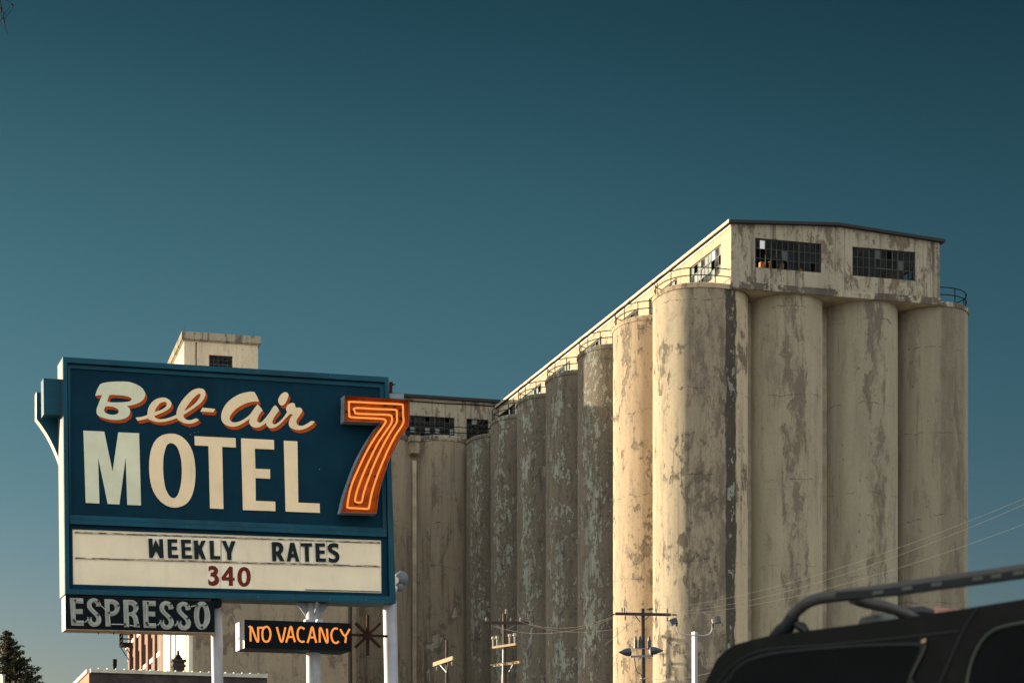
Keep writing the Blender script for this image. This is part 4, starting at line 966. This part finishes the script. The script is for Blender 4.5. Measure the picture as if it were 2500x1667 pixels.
# ------------------------------------------------------------------ lamp behind the sign
M['lamp_grey'] = simple('grey_lamp_shell', (0.13, 0.145, 0.165), 0.6, var=0.15)
lampg = thing('security_lamp', backpt(975, 1420, 0.5), 'round white security lamp mounted on the right pole behind the sign', 'lamp')
lm = MB(); ax = Vector((0.55, 0.75, 0.25))
lm.lathe(backpt(967, 1415, 0.55), ax, [(0, .06), (.05, .10), (.15, .125), (.18, .13), (.185, .105)], 28); lm.build('lamp_head', M['lamp_grey'], lampg)
lm2 = MB(); lm2.lathe(backpt(966, 1434, 0.55), ax, [(0, .04), (.04, .075), (.1, .09), (.12, .085)], 24); lm2.build('sensor_head', M['lamp_grey'], lampg)
lm3 = MB(); lm3.tube([backpt(966, 1440, .55), backpt(960, 1446, .45), backpt(955, 1462, .35)], 0.03, 8); lm3.build('arm', M['white_metal'], lampg)

# ------------------------------------------------------------------ utility poles
M['wood'] = simple('dark_pole_wood', (0.034, 0.022, 0.015), 0.85, var=0.4, scale=3, bump=0.3)
M['wood_light'] = simple('weathered_crossarm', (0.20, 0.125, 0.065), 0.85, var=0.3, scale=3, bump=0.2)
M['porcelain'] = simple('grey_porcelain', (0.28, 0.26, 0.23), 0.35, var=0.2, scale=6)
M['steel'] = simple('galvanised_steel', (0.17, 0.175, 0.18), 0.5, 0.3, var=0.25, scale=5)
M['dark_steel'] = simple('dark_transformer', (0.030, 0.036, 0.042), 0.5, var=0.3, scale=4)
M['wire'] = simple('wire_metal', (0.05, 0.046, 0.038), 0.7)
def pole_thing(px, ytop, Y, r0, r1, label, lean=0.0):
    p = P(px, ytop, Y); t = thing('utility_pole', (p.x, Y, 0), label, 'utility pole', 'wooden utility poles by the silos')
    b = MB(); b.tube([Vector((p.x+lean, Y, 0)), Vector((p.x+lean*0.5, Y, p.z*0.5)), p], [r1, (r0+r1)/2, r0], 14); b.build('pole', M['wood'], t)
    return t, p
def insul(t, mat, p, h=0.3, r=0.07, ax=UP):
    b = MB(); b.lathe(p, ax, [(0, r*.4), (h*.25, r*.5), (h*.3, r), (h*.45, r*.6), (h*.5, r*.95), (h*.7, r*.55), (h*.75, r*.8), (h, r*.35)], 10)
    return b.build('insulator', mat, t)
# left short pole
t1_, p1 = pole_thing(1091, 1562, 92, 0.075, 0.095, 'short wooden utility pole with one pale slanting crossarm')
b = MB(); cA = P(1083, 1613.5, 91.7); dv = Vector((-0.33, 1, 0)).normalized()
b.bar(cA-dv*1.75, cA+dv*1.75, 0.12, 0.2); b.build('crossarm', M['wood_light'], t1_)
b = MB(); lo_ = P(1090, 1640, 91.8)
b.bar(cA-dv*0.9, lo_, 0.035); b.bar(cA+dv*0.9, lo_, 0.035); b.build('brace', M['steel'], t1_)
for q in (-1.5, 1.2): insul(t1_, M['porcelain'], cA+dv*q-UP*0.15, -0.2, 0.06)
# middle pole near the silos
Y2 = 133.0
t2_, p2 = pole_thing(1231, 1498, Y2, 0.14, 0.19, 'tall wooden utility pole with three rows of crossarms left of the sunlit silo', 0.25)
aE = Vector((1, 0.05, 0)).normalized()
b = MB(); cB = P(1236, 1519.5, Y2-0.25); b.bar(cB-aE*1.66, cB+aE*1.62, 0.16, 0.2); b.build('crossarm', M['wood'], t2_)
dv2 = Vector((-0.75, 1, 0)).normalized()
b = MB(); cC = P(1229, 1576, Y2-0.3); b.bar(cC+dv2*1.3, cC-dv2*1.5, 0.12, 0.16); b.build('crossarm', M['wood_light'], t2_)
b = MB(); cD = P(1234, 1620, Y2-0.3); b.bar(cD+dv2*1.4, cD-dv2*1.7, 0.12, 0.17); b.build('crossarm', M['wood_light'], t2_)
for q in (1.25, 0.75, -0.75, -1.35):
    p = cC+dv2*q+UP*0.05; MB().lathe(p, UP, [(0, .05), (.5, .06), (.55, .12), (.72, .12), (.76, .05)], 10).build('cutout_fuse', M['porcelain'], t2_)
for q in (-1.45, 1.0, 0.3): insul(t2_, M['porcelain'], cB+aE*q+UP*0.1, 0.28, 0.07)
insul(t2_, M['porcelain'], p2+Vector((0.12, 0, 0.02)), 0.35, 0.08)
for q in (1.2, .8, -.2, -.9, -1.3): insul(t2_, M['porcelain'], cD+dv2*q+UP*0.02+aE*-0.1, 0.3, 0.06, -aE)
b = MB(); b.bar(cB+aE*0.8-UP*0.05, P(1238, 1536, Y2-0.2), 0.04); b.bar(cB-aE*0.8-UP*0.05, P(1226, 1536, Y2-0.2), 0.04); b.bar(cD-dv2*1.0, P(1242, 1640, Y2-0.2), 0.05); b.build('brace', M['steel'], t2_)
b = MB(); b.tube([P(1229, 1585, Y2-0.3), P(1228.5, 1620, Y2-0.32), P(1227, 1667, Y2-0.34), Vector((P(1227, 1667, Y2).x, Y2-0.34, 0))], 0.06, 8); b.build('conduit', M['steel'], t2_)
# right pole with the lamps and transformers
Y3 = 112.0
t3_, p3 = pole_thing(1569, 1485, Y3, 0.12, 0.155, 'wooden utility pole with lamps and transformers in front of the sunlit silo', 0.12)
aF = Vector((1, 0.15, 0)).normalized()
cF = P(1570, 1498.5, Y3-0.22)
b = MB(); b.bar(cF-aF*1.72, cF+aF*1.72, 0.13, 0.17); b.build('crossarm', M['wood'], t3_)
b = MB(); b.bar(cF-aF*0.55, P(1563, 1518, Y3-0.2), 0.05); b.bar(cF+aF*0.45, P(1575, 1513, Y3-0.2), 0.05); b.build('brace', M['dark_steel'], t3_)
for q, dn in ((-1.3, 0), (-1.15, 0), (-1.1, 1), (0.8, 0), (0.8, 1), (1.5, 0), (1.5, 1)): insul(t3_, M['dark_steel'], cF+aF*q+UP*(0.08 if not dn else -0.1), 0.3, 0.055, UP if not dn else -UP)
ds_ = M['dark_steel']
insul(t3_, ds_, cF+aF*1.72, 0.4, 0.07, aF); insul(t3_, ds_, cF-aF*1.72, 0.4, 0.07, -aF-UP*.4); insul(t3_, ds_, p3+Vector((0.25, 0, -0.05)), 0.4, 0.09, Vector((1, -.1, .1)))
for px in (1552, 1563, 1585):
    b = MB(); q = P(px, 1582, Y3-0.3); b.lathe(q, UP, [(0, .11), (.5, .11), (.52, .08), (.62, .08), (.63, .04), (.75, .04)], 12)
    for i in range(4): b.lathe(q+UP*(.55+.05*i), UP, [(0, .075), (.02, .075)], 10)
    b.build('transformer', M['dark_steel'], t3_)
b = MB(); b.bar(P(1540, 1602, Y3-0.35), P(1595, 1600, Y3-0.35), 0.1, 0.12); b.bar(P(1548, 1580, Y3-0.3), P(1592, 1584, Y3-0.3), 0.06); b.build('bracket', M['steel'], t3_)
for sgn, (px, py) in ((-1, (1540, 1591)), (1, (1588, 1588))):
    ax = Vector((sgn*0.9, -0.35, -0.05 if sgn < 0 else -0.0)); q = P(px+2*sgn, py, Y3-0.4)
    b = MB(); b.lathe(q, ax, [(0, .24), (.12, .25), (.3, .22), (.62, .08), (.75, .03)], 20); lo_ = b.build('floodlight', M['dark_steel'], t3_)
    b = MB(); b.lathe(q, -ax, [(0, .23), (.04, .22), (.1, .12)], 20); b.build('lens', M['glass_white'], lo_)
b = MB(); b.tube([P(1549, 1605, Y3-.3), P(1551, 1625, Y3-.3), P(1556, 1640, Y3-.3), P(1565, 1645, Y3-.25), P(1569, 1652, Y3-.18)], 0.03, 6); b.build('cable', M['dark_steel'], t3_)
for px in (1566, 1574, 1580): insul(t3_, M['porcelain'], P(px, 1656, Y3-.27), .16, .05, Vector((0, -1, .2)))
b = MB(); b.bar(P(1563, 1657, Y3-.25), P(1584, 1655, Y3-.25), .05)
b.build('secondary_rack', M['porcelain'], t3_)
# wires
def sag(a, b_, s_, n=24): return [a+(b_-a)*(i/n)-UP*(s_*4*(i/n)*(1-i/n)) for i in range(n+1)]
def wire(a, b_, s_, label, r=0.0055):
    m_ = MB(); m_.tube(sag(a, b_, s_), r, 5); o = m_.build('power_line', M['wire']); return tag(o, label, 'power line', 'power lines strung between the poles')
wire(P(1640, 1494, Y3-.2), P(2560, 1205, 62), 0.75, 'upper power line rising rightwards from the crossarm past the silos')
wire(P(1590, 1487, Y3-.2), P(2560, 1191, 62), 0.75, 'highest power line rising rightwards from the pole top past the silos')
wire(P(1620, 1500, Y3-.2), P(2560, 1256, 62), 0.75, 'lower power line rising rightwards past the front silos')
wire(P(1201, 1526, Y2-.3), P(1497, 1508, Y3-.3), 0.75, 'power line sagging between the two crossarms, nearest of three', 0.009)
wire(P(1290, 1521, Y2-.3), P(1505, 1500, Y3), 0.55, 'power line sagging from the right crossarm end, middle of three', 0.009)
wire(P(1255, 1510, Y2-.2), P(1560, 1520, Y3), 0.75, 'slack line crossing from pole top to pole, lowest of three', 0.008)
wire(P(1478, 1573, Y3+4), P(1560, 1500, Y3-.1), 0.05, 'short pale guy wire slanting down left from the right pole', 0.013)
wire(P(1110, 1620, 92), P(1222, 1630, Y2), 0.2, 'thin line between the short pole and the middle pole', 0.011)
wire(P(1575, 1655, Y3-.2), P(1830, 1612, 70), 0.3, 'low service line passing behind the floodlight post', 0.008)

# ------------------------------------------------------------------ floodlight post
YF = 50.0
pf = P(1696, 1544, YF)
post = thing('floodlight_post', (pf.x, YF, 0), 'white square post with two dark floodlights on curved arms beside the parked car', 'street lamp')
M['post'] = simple('white_post_paint', (0.33, 0.315, 0.29), 0.5, var=0.08, scale=2)
ra = R_(40); xa = Vector((math.cos(ra), math.sin(ra), 0)); ya = Vector((-math.sin(ra), math.cos(ra), 0))
b = MB(); b.cbox(pf+UP*(-pf.z/2), xa*0.055, ya*0.055, UP*(pf.z/2)); b.build('post', M['post'], post)
b = MB(); b.cbox(pf-UP*0.02, xa*0.062, ya*0.062, UP*0.045); b.build('cap', M['post'], post)
def at(px, py): return P(px, py, YF)
for pts, hd, flip in (([(1690, 1549.5), (1675, 1549.3), (1664, 1548), (1657, 1543), (1653, 1535), (1652, 1526)], (1644, 1516), -1), ([(1704, 1550.5), (1722, 1550.6), (1731, 1548), (1737, 1541), (1740, 1530)], (1747, 1514), 1)):
    b = MB(); b.tube([at(*q) for q in pts], 0.019, 8); ar = b.build('arm', M['post'], post)
    h0 = at(*pts[-1]); hc = at(*hd)
    b = MB(); b.lathe(h0-UP*0.02, UP, [(0, .028), (.05, .028), (.06, .04), (.11, .03)], 10); 
    ax = Vector((flip*0.75, -0.25, -0.42 if flip < 0 else 0.18)).normalized(); sx = ax.cross(UP).normalized(); sz = sx.cross(ax).normalized()
    c0 = hc-ax*0.10
    fr8 = lambda d, w_, h_: [c0+ax*d+sx*(w_*a)+sz*(h_*b2) for a, b2 in ((-1,-1),(1,-1),(1,1),(-1,1))]
    secs = [fr8(0, .05, .045), fr8(.05, .09, .075), fr8(.17, .10, .085), fr8(.22, .105, .088)]
    vs_ = [p for s__ in secs for p in s__]; fs_ = [(0,1,2,3)]+[(4*i+j, 4*i+(j+1) % 4, 4*i+4+(j+1) % 4, 4*i+4+j) for i in range(3) for j in range(4)]
    b.add(vs_, fs_+[(15,14,13,12)]); ho = b.build('floodlight', M['dark_steel'], ar)
    b = MB(); v4 = fr8(.224, .085, .07); b.add(v4+[p+ax*.006 for p in v4], [(0,1,2,3),(7,6,5,4),(0,4,5,1),(1,5,6,2),(2,6,7,3),(3,7,4,0)]); b.build('lens', M['glass_pale'], ho)

# ------------------------------------------------------------------ unseen block added left of the camera to shade the parked car
M['stucco'] = simple('shade_block_stucco', (0.16, 0.13, 0.10), 0.9, var=0.15, scale=1.2, bump=0.3)
shade_block = thing('unseen_shade_block', (-16, 10, 0), 'added flat roofed stucco block out of view, placed to shade the parked car', 'building')
MB().wall(Vector((-9.5, 3, 0)), (0, 1, 0), (-1, 0, 0), 16, 0, 3.55, 0.25, [(2, 5, 0.9, 2.2), (9, 12, 0.9, 2.2), (6.4, 7.4, 0, 2.1)]).build('wall', M['stucco'], shade_block)
for q in ((-9.52, 3, 0), (-9.52, 18.7, 0)): MB().box(q, (-13, 0, 0), (0, 0.3, 0), (0, 0, 3.55)).build('wall', M['stucco'], shade_block)
MB().box((-22.8, 3, 0), (0.3, 0, 0), (0, 16, 0), (0, 0, 3.55)).build('wall', M['stucco'], shade_block)
MB().box((-9.2, 2.7, 3.55), (-13.8, 0, 0), (0, 16.6, 0), (0, 0, 0.22)).build('roof', M['roof'], shade_block)
for y_ in (5, 12): window((-9.5, y_, 0.9), (0, 1, 0), (-1, 0, 0), 3, 0.9, 2.2, 3, 1, shade_block, pale=0.0, white=0.0, mats=[M['glass_dark']]*3)
MB().box((-9.6, 9.42, 0.02), (-0.06, 0, 0), (0, 0.96, 0), (0, 0, 2.06)).build('door', M['teal'], shade_block)

# ------------------------------------------------------------------ parked car (only its rear roof shows)
OC = Vector((1.63, 5.87, 0)); L_ = Vector((-0.585, 0.811, 0)).normalized(); NC = Vector((-L_.y, L_.x, 0))
if NC.y > 0: NC = -NC                              # outward, towards the camera
def T(px, py, off=0.0):                            # photo pixel on the car's near side plane
    q = OC+NC*off; u = on_line(q, L_, px); p = q+L_*u
    return (u, z_at(py, p.y))
def CW(s_, z, off=0.0): return OC+L_*s_+NC*off+UP*z
M['car'] = simple('dusty_black_paint', (0.0065, 0.0055, 0.005), 0.5, var=0.4, scale=5, bump=0.1, dirt=((0.016, 0.0135, 0.011), 0.6), spec=0.22)
M['car_glass'] = simple('tinted_glass', (0.006, 0.008, 0.009), 0.06, var=0.2, scale=2)
M['rubber'] = simple('black_rubber', (0.012, 0.012, 0.012), 0.7)
M['trim'] = simple('pale_window_seal', (0.075, 0.085, 0.06), 0.5)
M['rack'] = simple('grey_rack_tube', (0.07, 0.062, 0.056), 0.45, 0.0, var=0.2, scale=6)
M['rack_dark'] = simple('black_rack_plastic', (0.007, 0.008, 0.009), 0.6)
M['rack_slot'] = simple('rack_slot_grey', (0.10, 0.11, 0.09), 0.6)
car = thing('parked_car', CW(-1.2, 0, -0.9), 'dark dusty sport utility vehicle with a tubular roof rack parked at the lower right', 'car')
z7 = zone(1680, 1350, 2.868)
edge = z7([(115,909),(200,740),(250,690),(300,650),(345,632),(400,618),(560,577),(830,541),(1230,490),(1900,392),(2352,320)])
top = [T(*p) for p in edge]                        # (s, z), rear to front
zr_ = top[-1][1]; s_f = top[-1][0]
prof_c = [(1.62, 0.55), (1.64, 1.0), (1.60, 1.30)]+top+[(-1.1, zr_-0.02), (-1.5, zr_-0.08), (-2.25, 1.22), (-3.1, 1.10), (-3.35, 0.95), (-3.38, 0.5)]
WC = 1.55
bd = MB(); bd.prism([prof_c], lambda s_, z: CW(s_, z, 0), lambda s_, z: CW(s_, z, -WC))
bm_o = bd.build('body', M['car'], car)
bv = bm_o.modifiers.new('bevel', 'BEVEL'); bv.width = 0.035; bv.segments = 3; bv.limit_method = 'ANGLE'; bv.angle_limit = R_(50)
lowb = MB(); lowb.prism([[(1.70, 0.45), (1.72, 0.95), (1.2, 1.08), (-2.3, 1.08), (-3.2, 1.0), (-3.45, 0.85), (-3.45, 0.4), (-3.0, 0.32), (1.3, 0.32)]], lambda s_, z: CW(s_, z, 0.09), lambda s_, z: CW(s_, z, -WC-0.09))
lbo = lowb.build('lower_body', M['car'], car); bv = lbo.modifiers.new('bevel', 'BEVEL'); bv.width = 0.05; bv.segments = 3
for s_ in (0.95, -2.45):
    for o_ in (0.12, -WC-0.12):
        b = MB(); d = 1 if o_ > 0 else -1
        b.lathe(CW(s_, 0.37, o_-d*0.22), NC*d, [(0, .30), (.02, .37), (.2, .37), (.225, .33), (.226, .24)], 28); wv = b.build('wheel', M['rubber'], car)
        b = MB(); b.lathe(CW(s_, 0.37, o_-d*0.05), NC*d, [(0, .235), (.04, .23), (.05, .08), (.07, .07)], 20); b.build('rim', M['rack'], wv)
def car_poly(pts, mat, off, depth, name, parent=car):
    q = [T(*p) for p in pts]; b = MB(); b.prism([q], lambda s_, z: CW(s_, z, off), lambda s_, z: CW(s_, z, off-depth)); return b.build(name, mat, parent)
def car_line(pts, r, mat, off, name, parent=car, closed=False, k=4):
    q = [T(*p) for p in curve(pts, closed=closed, k=k)]; b = MB(); b.tube([CW(s_, z, off) for s_, z in q], r, 8, closed=closed); return b.build(name, mat, parent)
qw = z7([(270,1000),(300,880),(370,790),(480,735),(700,690),(1200,650),(1560,640),(1640,650),(1625,720),(1560,860),(1500,1000)])
gl_ = car_poly(curve(qw, k=3), M['car_glass'], 0.004, 0.02, 'quarter_window')
car_line(qw, 0.006, M['rubber'], 0.004, 'seal', gl_, closed=True)
car_line(z7([(1668,640),(1650,700),(1600,800),(1540,930),(1510,1000)]), 0.0035, M['trim'], 0.006, 'pillar_trim')
dw = z7([(1950,1000),(1985,800),(2040,660),(2110,570),(2200,520),(2352,488),(2600,455),(2600,1000)])
g2 = car_poly(curve(dw[:6], closed=False, k=3)+dw[6:], M['car_glass'], 0.004, 0.02, 'door_window')
car_line(dw[:7], 0.0055, M['trim'], 0.008, 'seal', g2)
car_line(z7([(2025,395),(1990,440),(1920,560),(1840,740),(1760,920),(1720,1000)]), 0.006, M['rubber'], 0.0, 'door_gap')
car_line(z7([(180,940),(300,800),(420,715),(600,668),(1000,640),(1500,590),(1900,545)]), 0.004, M['rubber'], 0.0, 'body_crease')
M['sticker_o'] = simple('orange_sticker', (0.62, 0.30, 0.14), 0.5, var=0.1); M['sticker_w'] = simple('cream_sticker', (0.6, 0.6, 0.4), 0.5, var=0.1); M['sticker_g'] = simple('green_mark', (0.06, 0.25, 0.12), 0.5)
sk = car_poly(z7([(1645,605),(1675,594),(1672,626),(1642,632)]), M['sticker_o'], 0.008, 0.003, 'sticker')
car_poly(z7([(1649,609),(1671,600),(1668,622),(1647,627)]), M['sticker_w'], 0.0095, 0.001, 'sticker_face', sk)
car_line(z7([(1666,604),(1656,607),(1657,613),(1664,616),(1661,621),(1651,623)]), 0.0008, M['sticker_g'], 0.0100, 'sticker_mark', sk)
# roof rack
def RT(px, py, off): return Vector(CW(*T(px, py, off), off))
offr = -0.07
rail_pts = z7([(690,500),(720,450),(770,395),(830,350),(900,322),(1000,304),(1150,287),(1400,255),(1740,207),(2050,165),(2352,122),(2900,45),(3600,-50)])
b = MB(); b.tube([RT(x, y, offr) for x, y in curve(rail_pts, closed=False, k=4)], 0.0215, 14); rk = b.build('roof_rail', M['rack'], car)
bar_p = z7([(1050,300),(1400,275),(1740,228),(2050,187),(2352,144),(3600,-25)])
b = MB()
for p, q in zip(bar_p[:-1], bar_p[1:]): b.bar(RT(*p, offr+0.012), RT(*q, offr+0.012), 0.024, 0.027)
b.build('rail_cover', M['rack_dark'], rk)
for x in (1330, 1535, 1740, 2030, 2160, 2315, 2500, 2700):
    y = 246+(x-1530)*-0.1385; a, c = z7([(x-36, y+5), (x+36, y-5)]); MB().bar(RT(*a, offr+0.0255), RT(*c, offr+0.0255), 0.004, 0.0115).build('rail_slot', M['rack_slot'], rk)
b = MB(); b.tube([RT(*p, offr) for p in z7([(740,440),(700,510),(650,560),(600,590)])], [0.024, 0.028, 0.032, 0.022], 12); b.build('foot', M['rack_dark'], rk)
b = MB(); b.tube([RT(*p, offr) for p in z7([(760,500),(800,520),(835,548)])], [0.014, 0.02, 0.01], 8); b.build('foot', M['rack_dark'], rk)
p0 = RT(*z7([(1150, 320)])[0], offr); 
b = MB(); lg = [(1150,315,offr),(1240,345,-0.14),(1380,375,-0.24),(1500,415,-0.34),(1600,455,-0.40)]
b.tube([RT(*z7([(x, y)])[0], o_) for x, y, o_ in lg], 0.021, 12); b.build('cross_tube', M['rack'], rk)
b = MB(); b.tube([RT(*z7([(x, y)])[0], o_) for x, y, o_ in [(1545,415,-0.37),(1640,412,-0.42),(1720,425,-0.45)]], [0.02, 0.022, 0.015], 10); b.build('foot', M['rack_dark'], rk)
b = MB(); c_ = RT(*z7([(1330, 490)])[0], -0.22); b.cbox(c_, L_*0.075, NC*0.04, UP*0.03); f_ = b.build('pad', M['rack_slot'], rk); bv = f_.modifiers.new('bevel', 'BEVEL'); bv.width = 0.028; bv.segments = 4
b = MB(); q3 = [RT(*z7([(x, y)])[0], -0.6) for x, y in ((1660, 440), (1725, 372), (1850, 385), (1990, 430))]; b.add(q3+[p-NC*0.10 for p in q3], [(0,1,2,3),(7,6,5,4),(0,4,5,1),(1,5,6,2),(2,6,7,3),(3,7,4,0)])
M['pinkish'] = simple('sunlit_pink', (0.55, 0.27, 0.19), 0.5); pk_ = b.build('far_rack_foot', M['pinkish'], car)  # far end of the rack, its pink stands for low sun on it

# ------------------------------------------------------------------ conifer, pale post and twig at the left
def leafmat(name, a, b_):
    m = NT(name); n = m.noise(m.pos, 2.0, 5, 0.6); c = m.mix(m.step(n, 0.35, 0.65), a, b_); return m.finish(c, 0.7, spec=0.2)
M['needle'] = leafmat('conifer_needles', (0.020, 0.030, 0.018), (0.050, 0.055, 0.024)); M['brown_needle'] = leafmat('brown_needles', (0.10, 0.05, 0.022), (0.15, 0.075, 0.03)); M['bark'] = simple('tree_bark', (0.07, 0.05, 0.035), 0.9, bump=0.4)
YC = 62.0
tp = P(20, 1543, YC)
tree = thing('conifer_tree', (tp.x, YC, 0), 'dark spiky conifer tree with brown tips at the lower left edge', 'tree')
b = MB(); b.tube([Vector((tp.x, YC, 0)), Vector((tp.x+.05, YC, tp.z*.5)), tp-UP*0.15], [0.2, 0.12, 0.02], 10); b.build('trunk', M['bark'], tree)
br = MB(); lv = MB(); rt = random.Random(11)
z = tp.z-0.05; lev = 0
while z > 1.6:
    dpt = tp.z-z; rad = min(0.12+0.62*dpt**0.86, 2.0); nb_ = 6+min(int(dpt*4), 8)
    for i in range(nb_):
        a = rt.uniform(0, 6.283); ln_ = rad*rt.uniform(0.55, 1.12); up_ = rt.uniform(0.15, 0.45)
        st0 = Vector((tp.x, YC, z)); dr = Vector((math.cos(a), math.sin(a), 0)); pts = [st0+dr*(ln_*t)+UP*(ln_*(up_*t*t-0.12*t)) for t in (0, .35, .7, 1)]
        br.tube(pts, [0.02, .014, .009, .003], 5)
        nn = int(22+ln_*120)
        for k in range(nn):
            t = rt.random()**0.7; bp_ = st0+dr*(ln_*t)+UP*(ln_*(up_*t*t-0.12*t)); j = Vector((rt.gauss(0, 1), rt.gauss(0, 1), rt.gauss(0, .8)))*(0.035+0.075*ln_*(1.05-t))
            c = bp_+j; sz = rt.uniform(0.045, 0.09)
            d1 = Vector((rt.uniform(-1, 1), rt.uniform(-1, 1), rt.uniform(-.4, 1))).normalized(); d2 = d1.cross(Vector((rt.random(), rt.random(), rt.random()+.1))).normalized()
            lv.mi = 1 if rt.random() < (0.16 if t > 0.5 else 0.08) else 0
            lv.add([c-d2*sz*.4, c+d1*sz, c+d2*sz*.4, c-d1*sz*.7], [(0,1,2,3)])
    z -= 0.17; lev += 1
br.build('branch', M['bark'], tree); lv.build('crown', [M['needle'], M['brown_needle']], tree, merge=False)
YP = 45.0
q = P(7, 1648, YP); pstp = thing('fence_post', (q.x, YP, 0), 'pale post top with a cap in front of the conifer at the left edge', 'post')
b = MB(); b.cbox(Vector((q.x, YP, q.z/2)), xa*0.035, ya*0.035, UP*(q.z/2)); b.build('post', M['post'], pstp)
b = MB(); b.cbox(Vector((q.x, YP, q.z+.01)), xa*0.05, ya*0.05, UP*0.015); b.build('cap', M['post'], pstp)
YTw = 14.0
tw = thing('tree_twig', P(4, 0, YTw), 'bare dangling twig tip with buds at the top left corner', 'twig')
b = MB()
for pts, r in (([(-30, -60), (-6, -20), (1, 6), (4, 22), (3, 34)], 0.0055), ([(9, 30), (9, 42), (11, 55), (14, 72), (18.5, 86)], 0.0035), ([(-10, 62), (3, 50), (10, 38), (20, 22), (26, 11)], 0.0022), ([(12, 47), (16, 40), (23, 32), (28, 26), (32, 17)], 0.0022), ([(14, 1), (22, 4), (28, 9), (31, 16)], 0.0025), ([(-20, -70), (5, -20), (12, -4), (14, 1)], 0.004), ([(4, 24), (9, 30)], 0.002)):
    b.tube([P(x, y, YTw) for x, y in curve(pts, closed=False, k=3)], r, 6, r2=r*0.55)
M['twig'] = simple('dark_twig', (0.010, 0.008, 0.007), 0.9, spec=0.05); b.build('stem', M['twig'], tw)
b = MB()
for (x, y, dx, dy, w_) in ((28, 9, 4, 8, .010), (9, 46, 2, 16, .0075), (2, 16, 1, 12, .011), (3, 36, 0, 12, .005)):
    pp_ = [P(x+dx*t, y+dy*t, YTw) for t in (0, .3, .7, 1)]; b.tube(pp_, [w_*.3, w_, w_*.9, w_*.2], 8)
M['bud'] = simple('brown_bud', (0.035, 0.022, 0.014), 0.8, spec=0.1); b.build('bud', M['bud'], tw)
